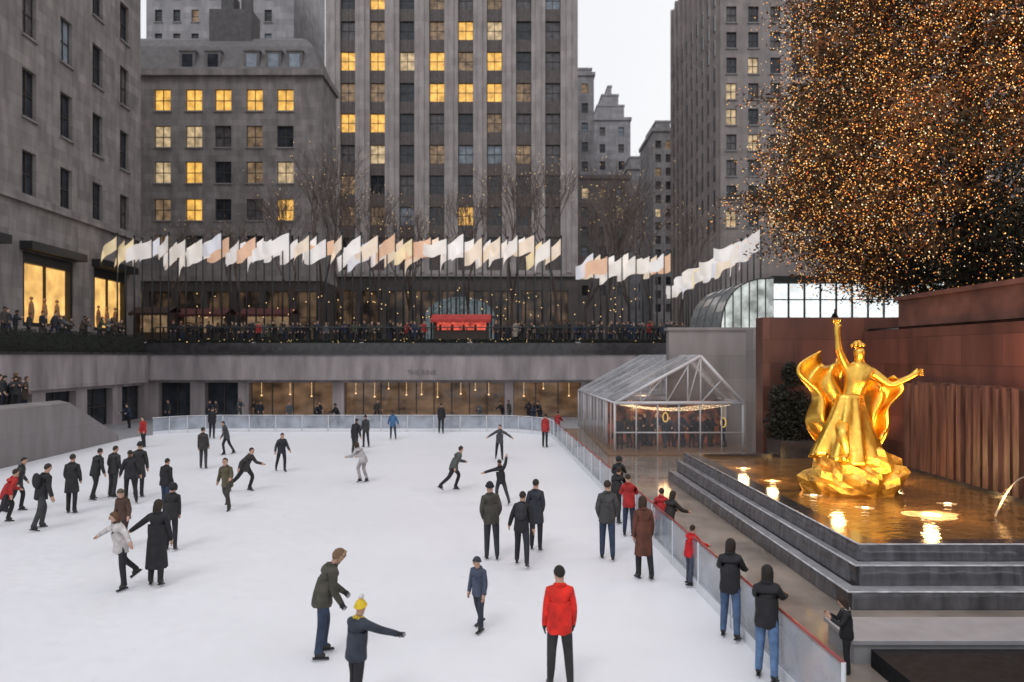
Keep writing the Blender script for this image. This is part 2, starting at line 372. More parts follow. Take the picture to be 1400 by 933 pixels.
person(672,765,1.80,6,(.06,.055,.045),(.03,.033,.04),'person in dark olive jacket seen from behind',pose='pocket',fingers=True,hair='hat',haircol=BK)
person(713,773,1.70,-8,BK,(.02,.022,.03),'person in black jacket skating beside a friend',pose='glide',fingers=True,pack=(.03,.03,.035))
person(733,752,1.72,-10,(.03,.033,.045),BK,'person in dark coat close behind two skaters',pose='pocket',long=.2)
person(685,690,1.45,20,BK,DG,'person in black lifting both arms for balance',pose='up')
person(620,671,1.72,-70,(.08,.09,.085),BK,'person in grey green jacket striding low',pose='stride',puff=1.35)
person(830,765,1.84,-6,(.06,.058,.06),DJ,'person in charcoal jacket and jeans standing',pose='pocket',fingers=True)
person(880,792,1.76,10,(.12,.04,.025),BK,'person in long rust brown coat',pose='stand',fingers=True,hair='long',haircol=BRN,long=.36,puff=1.2)
person(860,733,1.62,-20,(.38,.02,.02),NV,'person in red jacket near the rink barrier',pose='phone')
person(842,715,1.6,-30,(.02,.02,.022),BK,'person in black coat near the rink barrier',pose='rail')
person(903,747,1.45,-20,(.42,.02,.025),BK,'person in crimson jacket at the rink barrier',pose='rail')
person(914,756,1.5,-60,(.03,.025,.025),BK,'person in black scarf leaning on the barrier',pose='rail',hair='long')
person(943,800,1.24,-55,(.55,.012,.018),(.06,.07,.10),'child in red jacket reaching for the barrier',pose='rail',fingers=True,hair='short',haircol=BRN,lean=10)
person(998,872,1.66,-28,BK,JN,'person in black jacket holding the rink barrier',pose='rail',fingers=True,hair='long',haircol=(.02,.013,.01),puff=1.25)
person(1048,928,1.66,-30,BK,(.10,.18,.33),'person with long dark hair leaning on barrier',pose='rail',fingers=True,hair='long',haircol=(.018,.012,.01),puff=1.25,lean=13)
person(0,0,1.12,75,BK,BK,'child with dark hair in black coat beside barrier',z=.2,xy=(4.85,10.6),pose='phone',hair='long',haircol=(.03,.015,.01),fingers=True,skates=False,eyes=True,group='people watching beside the rink',scarf=(.5,.48,.46))
person(845,692,1.58,-15,BK,BK,'person in black hooded coat at barrier',pose='rail',hair='hood',haircol=BK,hat2=(.03,.03,.03))
person(165,806,1.60,150,(.52,.49,.48),BK,'person in white jacket with arms held out',pose='out',fingers=True,hair='long',haircol=(.10,.05,.025),eyes=True,legs=[(6,6,10),(-26,9,22)])
person(214,800,1.76,10,BK,BK,'person in long black coat reaching sideways',pose='stand',hair='long',haircol=(.03,.018,.012),long=.52,fingers=True,arms=[(20,52,10,50),(5,14,15,6)])
person(234,752,1.62,15,(.02,.02,.022),BK,'person in black jacket standing',pose='stand',hair='hood',haircol=BK,hat2=(.02,.02,.02))
person(170,748,1.50,170,(.085,.045,.03),(.05,.03,.03),'person in brown jacket and knit hat',pose='glide',hair='hat',haircol=(.10,.08,.05))
person(56,724,1.84,-25,BK,DG,'person in black jacket skating along the edge',pose='glide',fingers=True,pack=BK)
person(98,702,1.78,10,(.02,.02,.022),BK,'person in black with hands in pockets',pose='pocket',long=.25)
person(130,683,1.72,-20,(.02,.022,.024),BK,'person in dark coat in a line of skaters',pose='glide')
person(155,680,1.72,-10,(.035,.035,.04),DG,'person in dark grey coat in a line',pose='pocket')
person(178,688,1.74,30,(.02,.02,.025),BK,'person in black coat turning to a friend',pose='glide')
person(190,680,1.86,10,(.03,.028,.03),BK,'tall person in dark coat on the ice',pose='stand',hair='hat',haircol=BK,long=.25)
person(226,696,1.56,-10,BK,DJ,'person in black puffer jacket',pose='pocket',puff=1.35)
person(8,716,1.66,-30,(.40,.02,.02),BK,'person in red jacket at the rink edge',pose='stride')
person(24,700,1.7,-60,(.02,.02,.02),BK,'person in black beside the rink edge',pose='glide')
person(196,612,1.60,160,(.40,.02,.02),BK,'person in red jacket near the far corner',pose='stand')
person(311,697,1.74,175,(.10,.085,.05),(.05,.045,.04),'person in olive coat skating forward',pose='stride',eyes=True,hair='short',haircol=(.08,.05,.03),lean=14)
person(335,672,1.70,-100,(.04,.035,.035),BK,'person in dark jacket leaning forward',pose='stride')
person(385,645,1.64,-150,(.025,.028,.035),BK,'person in dark jacket gliding on the ice',pose='glide')
person(278,641,1.74,10,(.04,.035,.035),DG,'person in dark brown coat standing',pose='stand')
person(310,622,1.66,100,(.05,.055,.06),BK,'person in grey jacket skating',pose='glide')
person(290,600,1.80,10,BK,BK,'person in black near the back boards',pose='stand')
person(497,660,1.66,60,(.42,.40,.41),(.35,.32,.33),'person in pale jacket bending low',pose='bend',hair='long',haircol=BRN)
person(485,622,1.78,-10,BK,DG,'person in black coat skating away',pose='glide')
person(500,612,1.68,30,DG,BK,'person in dark grey jacket near back boards',pose='stand')
person(537,601,1.64,10,(.05,.14,.30),DJ,'person in blue jacket by the back boards',pose='glide')
person(603,593,1.85,0,BK,BK,'person in black against the back boards',pose='stand')
person(683,629,1.64,180,(.06,.06,.065),BK,'person in grey jacket with arms out',pose='out')
person(745,612,1.74,-20,(.38,.03,.03),BK,'person in red jacket at the back corner',pose='stand')
person(762,600,1.58,-20,(.33,.03,.03),BK,'person in dull red jacket at back corner',pose='rail')

POOL=[]
def pool(pose,long=0,hair='short',**kw):
    P=dict(h=1.72,skates=False); P.update(POSES[pose]); P.update(kw); K=skeleton(P)
    def cb(me):
        classify(me,K)
        hm=hair_mesh(hair,1,SKIN); jm=jacket_mesh(K,SKIN,long)
        bm=bmesh.new(); bm.from_mesh(me)
        for src,mi,T in((hm,5,Matrix.Translation(K['hc'])@K['RH'].to_4x4()),(jm,0,Matrix())):
            n0=len(bm.faces); src.transform(T); bm.from_mesh(src); bm.faces.ensure_lookup_table()
            for f in bm.faces[n0:]: f.material_index=mi
        bm.to_mesh(me); bm.free(); bpy.data.meshes.remove(hm)
        for i in range(6): me.materials.append(SKIN)
        me.name='person'; POOL.append(me)
    skin_job(K['V'],K['E'],K['R'],cb,1)
pool('stand'); pool('pocket',hair='hat'); pool('rail',hair='long'); pool('phone',hair='hood'); pool('pocket',long=.4,hair='long'); pool('walk'); pool('stand',hair='hat',puff=1.35); pool('rail',puff=1.35,hair='hat')

# --- gilded statue: plain draped figure, arm raised
GOLD=M('gilded_bronze',(.98,.54,.10),.33,metal=1.0,var=.2,scale=5,bump=.4)
SO=(9.25,20.0,1.0)
ST=thing('statue','gilded draped figure with raised arm on rocky fountain base','statue',SO)
def stat():
    V=[];E=[];R=[]
    def a(x,y,z,r,p=None):
        V.append((x-9.25,y-20.0,z-1.0));R.append(r)
        if p is not None:E.append((p,len(V)-1))
        return len(V)-1
    pel=a(9.2,20,3.25,.33); wa=a(9.26,19.97,3.65,.25,pel); ch=a(9.36,19.92,4.05,.31,wa); uc=a(9.44,19.9,4.38,.24,ch)
    nk=a(9.44,19.88,4.62,.11,uc); h1=a(9.42,19.83,4.80,.15,nk); h2=a(9.40,19.82,5.02,.18,h1)
    s1=a(9.10,19.9,4.44,.14,uc); e1=a(8.84,19.8,4.95,.10,s1); w1=a(8.78,19.75,5.42,.075,e1); p1=a(8.75,19.73,5.56,.075,w1)
    for k in range(4): f=a(8.67+.05*k,19.72,5.68,.026,p1); a(8.65+.06*k,19.66,5.77,.02,f)
    a(8.87,19.7,5.61,.028,p1)
    s2=a(9.80,19.88,4.34,.14,uc); e2=a(10.22,19.7,3.98,.10,s2); w2=a(10.62,19.5,4.22,.075,e2); p2=a(10.74,19.45,4.32,.075,w2)
    for k in range(4): f=a(10.84,19.4,4.28+.045*k,.026,p2); a(10.91,19.38,4.27+.05*k,.02,f)
    a(10.76,19.42,4.45,.028,p2)
    h=a(9.02,19.95,3.05,.24,pel); k=a(8.75,19.4,2.75,.18,h); an=a(8.85,19.35,2.15,.11,k); a(8.65,19.15,2.05,.09,an)
    h=a(9.42,19.95,3.05,.24,pel); k=a(9.65,19.7,2.6,.17,h); an=a(9.72,19.75,2.1,.11,k); a(9.85,19.5,2.0,.09,an)
    def cb(me):
        me.materials.append(GOLD); me.name='figure'; me.polygons.foreach_set('use_smooth',[True]*len(me.polygons)); put(me,'figure',ST)
    skin_job(V,E,R,cb,2)
stat()
run_jobs()
def gsheet(fn,nu,nv,name='drapery',th=.05):
    mb=MB(); mb.grid(fn,nu,nv); o=mb.obj(name,GOLD,ST,origin=SO,smooth=True); sm=o.modifiers.new('s','SOLIDIFY'); sm.thickness=th
def robe(u,v):
    a=2*math.pi*v; z=3.75-1.75*u; r=.30+.50*u**1.2; fold=1+.13*math.sin(a*9+u*3)*u**.5+.05*math.sin(a*17)*u
    return (9.2-.1*u+r*1.15*fold*math.cos(a), 19.92+r*.8*fold*math.sin(a)-.1*u, z+.12*math.sin(a*2+1)*u)
gsheet(robe,16,72,'robe')
def cloakL(u,v):
    sp=.3+.8*math.sin(math.pi*min(1,u*.85+.1))**.8*(1+.3*math.sin(9*u))
    return (9.15-sp*v-.16*math.sin(7*u)*v, 20.12+.2*math.sin(10*v+5*u)+.25*v, 4.45-2.0*u+.35*v*(1-u)+.2*math.sin(7*v+3*u))
gsheet(cloakL,24,26)
def cloakR(u,v):
    sp=.2+.7*math.sin(math.pi*min(1,u*.8+.12))**.9*(1-.2*u)*(1+.25*math.sin(8*u+1))
    return (9.7+sp*v+.1*math.sin(8*u)*v, 20.1+.18*math.sin(11*v+4*u)-.3*v*(1-u), 4.0-1.65*u+.05*v+.18*math.sin(8*v+2*u))
gsheet(cloakR,24,24)
mb=MB(); rr_=random.Random(4)
mb.ball((9.3,20,1.35),(1.2,1.0,1.05),n=26,k=18)
for v in range(len(mb.v)):
    x,y,z=mb.v[v]; q=.13*math.sin(x*5+z*4)+.10*math.sin(y*7-z*6+x*3)+.06*math.sin(x*13+z*15+y*9); dx,dy=x-9.3,y-20; mb.v[v]=(9.3+dx*(1+q),20+dy*(1+q),z+q*.6)
mb.obj('rock_base',M('gilded_rock',(.85,.44,.09),.42,metal=.9,var=.45,scale=5,bump=1.0),ST,origin=SO)
mb=MB()
for i in range(46):
    a=rr_.random()*6.28; t=rr_.random()**.5; c=(9.41+.15*math.cos(a)*t,19.90+.15*math.sin(a)*t,5.06+.13*(1-t)); mb.ball(c,.05,n=6,k=4)
mb.ball((9.46,20.06,5.08),.1)
mb.obj('hair',GOLD,ST,origin=SO,smooth=True)

CC=[(.014,.014,.018),(.02,.022,.03),(.03,.03,.035),(.05,.045,.04),(.08,.06,.045),(.02,.03,.06),(.3,.03,.03),(.3,.27,.24),(.09,.1,.11),(.05,.06,.04)]
CW=[9,7,6,4,3,4,.8,.9,2,1.5]
CM2=[cloth(c) for c in CC]; HM=[cloth(c) for c in((.02,.014,.01),(.06,.035,.02),(.15,.1,.05),(.1,.02,.02),(.3,.3,.3))]
SK2=[SKIN,M('skin_deep',(.22,.12,.08),.55),M('skin_light',(.6,.4,.31),.55)]
def crowd(x,y,z,f,label,group):
    o=put(random.choice(POOL),'person',None,(x,y,z),rad(f)); sc=random.uniform(.9,1.06); o.scale=(sc,sc,sc)
    c=random.choices(CM2,CW)[0]; p=random.choice(CM2[:4]+CM2[5:6]); s=random.choice(SK2)
    for i,m in enumerate((c,p,s,CM2[0],s,random.choices(HM,[6,4,2,.6,.6])[0])): setmat(o,i,m)
    o['label']=label; o['category']='person'; o['group']=group
for row in range(3):
    x=-27.0
    while x<13:
        x+=random.uniform(.55,.85)+row*.1; y=57.1+row*.95+random.uniform(-.2,.2)
        if 588<x/y*1000+700<672 : continue
        crowd(x,y,5.8,180+random.uniform(-50,50) if row<2 else U(0,360),'bundled up spectator standing at the plaza railing','crowd along the plaza railing')
for i in range(22):
    crowd(-28.4-random.random()*1.2,39+i*.75,5.8,-90+random.uniform(-30,30),'bundled up spectator standing behind the hedge','crowd along the plaza railing')
for i in range(18):
    crowd(random.uniform(-25.6,-23.0),32+i*.24,2.2,-90+random.uniform(-60,60),'spectator in winter coat on the stair landing','people on the stair landing')
for i in range(12):
    crowd(random.uniform(13,22),random.uniform(42,60),5.8,random.uniform(0,360),'visitor in winter coat walking on the plaza','crowd along the plaza railing')
for i in range(15):
    crowd(5.3+i*.36+U(-.1,.1),random.uniform(35.3,36.8),.26,random.uniform(60,250),'visitor waiting inside the clear tent','people inside the tent')
for i in range(18):
    crowd(random.uniform(-26,2),random.uniform(48,53.5),0,random.uniform(120,240),'visitor walking behind the rink boards','people behind the rink boards')

# ------------------------------------------------------------ ground
mb=MB(); X0,X1,Y0,Y1=-28.0,13.6,-9.0,56.0
o_=900
mb.add([(-o_,-o_,5.8),(o_,-o_,5.8),(o_,o_,5.8),(-o_,o_,5.8),(X0,Y0,5.8),(X1,Y0,5.8),(X1,Y1,5.8),(X0,Y1,5.8)],[(0,1,5,4),(1,2,6,5),(2,3,7,6),(3,0,4,7)])
mb.obj('plaza_ground',PAVING,kind='structure',label='stone paved plaza around the sunken rink',cat='plaza')
mb=MB(); mb.add([(X0,Y0,-.02),(X1,Y0,-.02),(X1,Y1,-.02),(X0,Y1,-.02)],[(0,1,2,3)])
mb.obj('rink_surround_floor',M('surround_floor',(.3,.3,.32),.5),kind='structure',label='floor of the sunken court',cat='floor')
def rbx(D): return 4.5-.05*D
def lbx(D): return -20.1-.05*D
ice=[(rbx(2),2),(rbx(20),20),(rbx(42),42)]
for i in range(1,7): a=rad(15*i); ice.append((rbx(42)-4*(1-math.cos(a)),42+4*math.sin(a)))
for i in range(0,7): a=rad(90+15*i); ice.append((lbx(42)+4+4*math.cos(a),42+4*math.sin(a)))
ice+=[(lbx(20),20),(lbx(2),2)]
ICE=M('ice',(.88,.885,.935),.35,var=.035,scale=.3,bump=.0,spec=.3)
nt=ICE.node_tree; b=nt.nodes['Principled BSDF']
t_=nt.nodes.new('ShaderNodeTexCoord'); n2=nt.nodes.new('ShaderNodeTexNoise'); n2.inputs['Scale'].default_value=3.5; n2.inputs['Detail'].default_value=12; n2.inputs['Roughness'].default_value=.8
nt.links.new(t_.outputs['Object'],n2.inputs['Vector'])
mr=nt.nodes.new('ShaderNodeMapRange'); mr.inputs['From Min'].default_value=.35; mr.inputs['From Max'].default_value=.65; mr.inputs['To Min'].default_value=.25; mr.inputs['To Max'].default_value=.6
nt.links.new(n2.outputs['Fac'],mr.inputs['Value']); nt.links.new(mr.outputs[0],b.inputs['Roughness'])
bp=nt.nodes.new('ShaderNodeBump'); bp.inputs['Strength'].default_value=.25; bp.inputs['Distance'].default_value=.03; nt.links.new(n2.outputs['Fac'],bp.inputs['Height']); nt.links.new(bp.outputs[0],b.inputs['Normal'])
mb=MB(); mb.add([(x,y,0) for x,y in ice],[tuple(range(len(ice)))])
mb.obj('ice_rink',ICE,kind='structure',label='white skated ice surface of the rink',cat='ice rink')
mb=MB(); mb.prism([(4.42,1),(X1,1),(X1,46),(2.6,46)],-.015,.2)
mb.obj('fountain_walkway',FLOOR,kind='structure',label='wet brown paved walkway beside the fountain',cat='walkway')

# ------------------------------------------------------------ rink boards
PANEL=M('board_panel',(.45,.50,.58),.08,var=.4,scale=1.2,alpha=.45)
def boards(pts,label,step=2.0,h=1.02):
    t=thing('rink_barrier',label,'barrier',(pts[0][0],pts[0][1],0),'low barriers around the ice')
    segs=[]
    for (a,b) in zip(pts[:-1],pts[1:]):
        a=Vector((*a,0));b=Vector((*b,0)); L=(b-a).length; n=max(1,round(L/step))
        for i in range(n): segs.append((a+(b-a)*i/n,a+(b-a)*(i+1)/n))
    rail=MB()
    for a,b in segs:
        d=(b-a); u=d.normalized(); nrm=Vector((-u.y,u.x,0))*.02
        mb=MB(); a2=a+u*.04;b2=b-u*.04
        mb.prism([(a2+nrm)[:2],(a2-nrm)[:2],(b2-nrm)[:2],(b2+nrm)[:2]],.2,h-.05,0); mb.obj('panel',PANEL,t,origin=a[:])
        mb=MB(); nr=nrm*1.6; mb.prism([(a2+nr)[:2],(a2-nr)[:2],(b2-nr)[:2],(b2+nr)[:2]],.0,.2,0); mb.obj('kickboard',WHITEP,t,origin=a[:])
        mb=MB(); mb.tube(a,a+Vector((0,0,h)),.03,n=8); mb.obj('post',WHITEP,t,origin=a[:])
        rail.tube(a+Vector((0,0,h)),b+Vector((0,0,h)),.024,n=8)
    rail.obj('top_rail',REDP if 'red' in label else WHITEP,t,origin=pts[0]+(0,),smooth=True)
boards([(rbx(9)+.03,9),(rbx(42)+.03,42)],'clear panelled barrier with red top rail beside ice')
bk=[(x,y+.05) for x,y in ice[2:-4]]
boards(bk,'white panelled barrier around the far end of the ice',1.6)

# ------------------------------------------------------------ facades
def grid_wall(W,Z0,Z1,cols,rows,depth=8,rev=.35,mat=0):
    us=sorted({0,W}|{c for p in cols for c in p}); zs=sorted({Z0,Z1}|{c for p in rows for c in p})
    mb=MB()
    isop=lambda u,z: any(a<u<b for a,b in cols) and any(a<z<b for a,b in rows)
    for i in range(len(us)-1):
        for j in range(len(zs)-1):
            a,b,c,d=us[i],us[i+1],zs[j],zs[j+1]
            if isop((a+b)/2,(c+d)/2):
                mb.add([(a,0,c),(b,0,c),(b,0,d),(a,0,d),(a,rev,c),(b,rev,c),(b,rev,d),(a,rev,d)],[(0,1,5,4),(1,2,6,5),(2,3,7,6),(3,0,4,7)])
            else: mb.add([(a,0,c),(b,0,c),(b,0,d),(a,0,d)],[(0,1,2,3)])
    mb.add([(0,0,Z0),(W,0,Z0),(W,depth,Z0),(0,depth,Z0),(0,0,Z1),(W,0,Z1),(W,depth,Z1),(0,depth,Z1)],[(1,2,6,5),(2,3,7,6),(3,0,4,7),(4,5,6,7)])
    return mb
def window_mesh(w,h,nx=2,ny=2,fr=.09,sill=True):
    mb=MB(); W=w/2
    mb.add([(-W,.02,0),(W,.02,0),(W,.02,h),(-W,.02,h)],[(0,1,2,3)],1)
    for i in range(nx+1):
        x=-W+w*i/nx; a=max(-W,x-fr/2);b=min(W,x+fr/2); mb.box(a,b,-.06,.015,0.001,h-.001,0)
    for j in range(ny+1):
        z=h*j/ny; a=max(0,z-fr/2);b=min(h,z+fr/2); mb.box(-W+.004,W-.004,-.05,.012,a,b,0)
    if sill: mb.box(-W-.12,W+.12,-.5,-.2,-.16,-.003,2)
    return mb.mesh('window',[FRAME,GL_DARK,GREYST])
def pick(): return random.choices([GL_DARK,GL_MID,GL_BLUE,GL_DIM,GL_LIT2],[8,5,1.6,1.4,.35])[0]
def win(parent,me,u,z,mat,rev=.33):
    o=put(me,'window',parent,(u,rev,z)); setmat(o,1,mat); return o
dirA=Vector((-.057,1,0)).normalized(); angA=math.atan2(dirA.y,dirA.x); DA0=30.0
A=thing('stone_building','grey limestone office building with glowing shop windows','building',(-32-.057*DA0,DA0,0)); A.rotation_euler=(0,0,angA)
UA=lambda D:(D-DA0)*1.0016
colsA=[UA(53.07+4.87*k) for k in range(-4,4)]; rowsA=[17.8+5.9*k for k in range(0,6)]
mb=grid_wall(UA(71.0),16.3,52,[(c-.85,c+.85) for c in colsA],[(z-1.75,z+1.75) for z in rowsA if z-1.75>16.3]+[(16.35,19.55)],depth=30)
mb.obj('upper_wall',LIME_A,A,local=True)
wmA=window_mesh(1.7,3.5,2,2); wmA0=window_mesh(1.7,3.2,2,2)
for c in colsA:
    for k,z in enumerate(rowsA):
        m=random.choices([GL_DARK,GL_MID,GL_BLUE],[6,2,.6])[0]
        if k==0: win(A,wmA0,c,16.35,m)
        else: win(A,wmA,c,z-1.75,m)
shops=[(UA(44),UA(49.2)),(UA(52.3),UA(59.0)),(UA(62.2),UA(68.2))]
mb=grid_wall(UA(71.0),5.6,15.7,shops,[(6.9,12.3)],depth=30,rev=.6); mb.obj('ground_floor_wall',LIME_A,A,local=True)
mb=MB(); mb.box(-.2,UA(71.3),-.35,30,15.7,16.3); mb.obj('cornice',LIME_A,A,local=True)
MANQ=M('mannequin',(.35,.2,.1),.5)
for a,b in shops:
    w_=b-a
    mb=MB(); mb.add([(a,.55,6.9),(b,.55,6.9),(b,.55,12.3),(a,.55,12.3)],[(0,1,2,3)],1)
    for x0,x1,z0,z1 in((a,a+.35,6.9,12.3),(b-.35,b,6.9,12.3),(a+.35,b-.35,11.5,12.3),(a+.35,b-.35,6.9,7.2),((a+b)/2-.05,(a+b)/2+.05,7.2,11.5)): mb.box(x0+.002,x1-.002,.1 if x1-x0>.2 else .3,.5,z0,z1,0)
    mb.obj('shop_window',[BLACK,SHOPLIT],A,local=True)
    for q in range(3):
        x=a+w_*(.25+.25*q); mb=MB(); 
        mb.path([(x,.38,7.2),(x,.38,8.0),(x,.38,8.6),(x,.38,8.85)],[.13,.22,.16,.05],8); mb.ball((x,.38,9.0),.14); mb.tube((x-.2,.38,8.5),(x-.3,.38,7.8),.05); mb.tube((x+.2,.38,8.5),(x+.35,.38,8.0),.05)
        mb.obj('display_mannequin',MANQ,A,local=True)
    mb=MB(); mb.box(a-.4,b+.4,-.9,-.01,12.35,12.95); mb.obj('canopy',BLACK,A,local=True)
# Building B
DB=85; BD=7
B=thing('stone_building','older limestone building with mansard roof and lit windows','building',(-50,DB,0))
colsB=[(c-700)*.085+50 for c in(138,180,222,265,305,348,390)]; rowsB=[4.8+(486-y)*.085 for y in(137,187,236,287,337)]
mb=grid_wall(27.9,14,37.2,[(c-.95,c+.95) for c in colsB],[(z-1.25,z+1.25) for z in rowsB],depth=BD); mb.obj('wall',LIME_B,B,local=True)
wmB=window_mesh(1.9,2.5,2,2)
litB={(2,0):1,(3,0):1,(4,0):1,(5,0):1,(6,0):1,(0,0):1,(1,0):1,(2,1):2,(3,1):2,(5,1):3,(4,1):4,(2,2):2,(3,2):1,(5,2):3,(6,2):2,(3,3):1,(6,3):1,(2,3):3,(4,2):0,(5,3):0,(2,4):3}
for i,c in enumerate(colsB):
    for j,z in enumerate(rowsB):
        k=litB.get((i,j),0); m={0:random.choice([GL_DARK,GL_MID]),1:GL_LIT,2:GL_LIT2,3:GL_DIM,4:GL_MID}[k]
        win(B,wmB,c,z-1.25,m)
mb=MB(); mb.box(-.3,28.2,-.5,BD+.3,37.2,37.9); mb.obj('cornice',LIME_B,B,local=True)
mb=MB(); mb.box(-.1,28.0,-.25,BD,13.4,14.0); mb.obj('string_course',LIME_B,B,local=True)
mb=MB()
prof=[(0,37.9),(.7,39.8),(1.2,41.2),(2.2,42.4),(3.2,43.0)]
for i in range(4):
    a0,z0=prof[i];a1,z1=prof[i+1]
    q0=[(a0,a0,z0),(27.8-a0,a0,z0),(27.8-a0,BD-a0,z0),(a0,BD-a0,z0)]; q1=[(a1,a1,z1),(27.8-a1,a1,z1),(27.8-a1,BD-a1,z1),(a1,BD-a1,z1)]
    mb.add(q0+q1,[(k,(k+1)%4,4+(k+1)%4,4+k) for k in range(4)])
mb.add([(3.2,3.2,43),(24.6,3.2,43),(24.6,3.8,43),(3.2,3.8,43)],[(0,1,2,3)])
mb.obj('mansard_roof',MANS,B,local=True)
for px in (255,290,343,373,402):
    c=(px-700)*.085+50; mb=MB(); mb.box(c-.9,c+.9,.2,2,38.0,40.2); mb.box(c-1,c+1,.1,2,40.2,40.4); mb.add([(c-.6,.17,38.4),(c+.6,.17,38.4),(c+.6,.17,39.9),(c-.6,.17,39.9)],[(0,1,2,3)],1); mb.obj('dormer',[MANS,GL_BLUE if px>340 else GL_DARK],B,local=True)
mb=MB(); mb.box(14,19,2,5,41,46); mb.box(15,16.5,3,5,46,48.2); mb.tube((17.8,4,46),(17.8,4,49),.7,n=10); mb.tube((13.6,3.5,42.5),(13.6,3.5,46.5),.25); mb.obj('roof_plant',ROOFM,B,local=True)
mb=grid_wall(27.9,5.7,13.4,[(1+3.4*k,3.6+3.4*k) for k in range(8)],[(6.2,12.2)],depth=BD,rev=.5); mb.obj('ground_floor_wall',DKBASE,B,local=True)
sm_=window_mesh(2.6,6.0,2,2,sill=False)
for k in range(8): win(B,sm_,2.3+3.4*k,6.2,STOREDK,.48)
b2=thing('stone_building','pale tall office building rising behind older roof','building',(-60,120,0))
cols=[2+3*k for k in range(7)]; cols=[c for c in cols if c<23]
mb=grid_wall(24.2,5.7,75,[(c-.6,c+.6) for c in cols],[(40+3.9*k,42+3.9*k) for k in range(8)],depth=20); mb.obj('wall',LIME_D,b2,local=True)
wm=window_mesh(1.2,2.0,1,2)
for c in cols:
    for k in range(8): win(b2,wm,c,40+3.9*k,pick())
# Tower C
DC=110
C=thing('office_tower','tall limestone office tower with vertical window strips','building',((445-700)*.11,DC,0))
cx=C.location.x; strips=[(px-700)*.11-cx for px in(475,515.5,556,597,636.5,676,716,756)]
ys=[-44,-2,40,82,125,167,210,252,295,337]; rowsC=[4.8+(486-y)*.11 for y in ys]
mb=grid_wall(37.95,17,68,[(s-1.15,s+1.15) for s in strips],[(17.6,66)],depth=35,rev=.9); mb.obj('wall',LIME_C,C,local=True)
wmC=window_mesh(2.2,2.75,2,2,sill=False)
litC={(0,3):1,(1,3):1,(3,3):1,(5,3):1,(3,4):1,(4,4):1,(5,4):1,(0,5):1,(1,5):1,(3,2):3,(5,2):2,(1,1):1,(1,2):3,(4,8):1,(3,1):3,(2,5):0,(1,4):3,(6,2):0,(4,3):3,(2,3):2,(6,4):3,(3,8):0,(1,6):2,(0,4):3,(5,5):3,(3,6):3,(4,2):1,(0,7):3,(6,6):3,(1,8):3}
for i,s in enumerate(strips):
    for j,z in enumerate(rowsC):
        k=litC.get((i,j),0); m={0:random.choices([GL_DARK,GL_MID,GL_BLUE,GL_DIM],[6,4,1.5,.6])[0],1:GL_LIT,2:GL_LIT2,3:GL_DIM}[k]
        win(C,wmC,s,z-1.35,m,.85)
    mb=MB(); mb.box(s-1.15,s+1.15,.88,.95,17.4,67)
    zz=[17.4]+sorted([z-1.37 for z in rowsC]+[z+1.42 for z in rowsC])+[67]
    for q in range(0,len(zz)-1,2):
        if zz[q+1]>zz[q]+.1:
            mb.box(s-1.15,s+1.15,.55,.9,zz[q]+.01,zz[q+1]-.01)
            for r_ in (-.55,0,.55): mb.box(s+r_-.06,s+r_+.06,.48,.56,zz[q]+.05,zz[q+1]-.05)
    mb.obj('spandrel_strip',SPAND,C,local=True)
for i in range(9):
    u=(strips[i-1]+strips[i])/2 if 0<i<8 else (1.1 if i==0 else 36.6)
    mb=MB(); mb.box(u-.35,u+.35,-.25,-.004,17.2,68); mb.obj('pilaster',LIME_C,C,local=True)
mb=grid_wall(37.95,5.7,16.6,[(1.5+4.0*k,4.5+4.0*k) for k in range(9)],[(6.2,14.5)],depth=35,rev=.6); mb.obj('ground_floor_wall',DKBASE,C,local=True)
sm_=window_mesh(3.0,8.3,3,3,sill=False)
for k in range(9): win(C,sm_,3.0+4.0*k,6.2,STOREDK,.58)
mb=MB(); mb.box(-.2,38.15,-.4,35,16.6,17.0); mb.obj('cornice',LIME_E,C,local=True)
ar=thing('glass_entrance_canopy','low arched glass entrance canopy with dark ribs','entrance',(-6.0,84,5.8)); mb=MB()
for k in range(12):
    a=math.pi*k/12;b=math.pi*(k+1)/12
    mb.add([(-4*math.cos(a),0,5.8*math.sin(a)*.4+3.4),(-4*math.cos(b),0,5.8*math.sin(b)*.4+3.4),(-4*math.cos(b),5,5.8*math.sin(b)*.4+3.4),(-4*math.cos(a),5,5.8*math.sin(a)*.4+3.4)],[(0,1,2,3)])
    mb.add([(-4*math.cos(a),0,3.4),(-4*math.cos(b),0,3.4),(-4*math.cos(b),0,5.8*math.sin(b)*.4+3.4),(-4*math.cos(a),0,5.8*math.sin(a)*.4+3.4)],[(0,1,2,3)])
mb.box(-4,4,0,5,0,3.4); mb.obj('glass_vault',M('entrance_glass',(.11,.14,.15),.2,var=.5,emit=(.4,.52,.55),estr=.2,evar=0.1),ar,local=True)
mb=MB()
for k in range(9): x=-4+k; mb.tube((x,-.06,0),(x,-.06,3.4+5.8*.4*math.sqrt(max(0,1-(x/4)**2))),.06)
mb.tube((-4.05,-.06,3.4),(4.05,-.06,3.4),.1); mb.tube((-4.05,-.06,0.03),(4.05,-.06,0.03),.07); mb.obj('rib_frame',BLACK,ar,local=True)
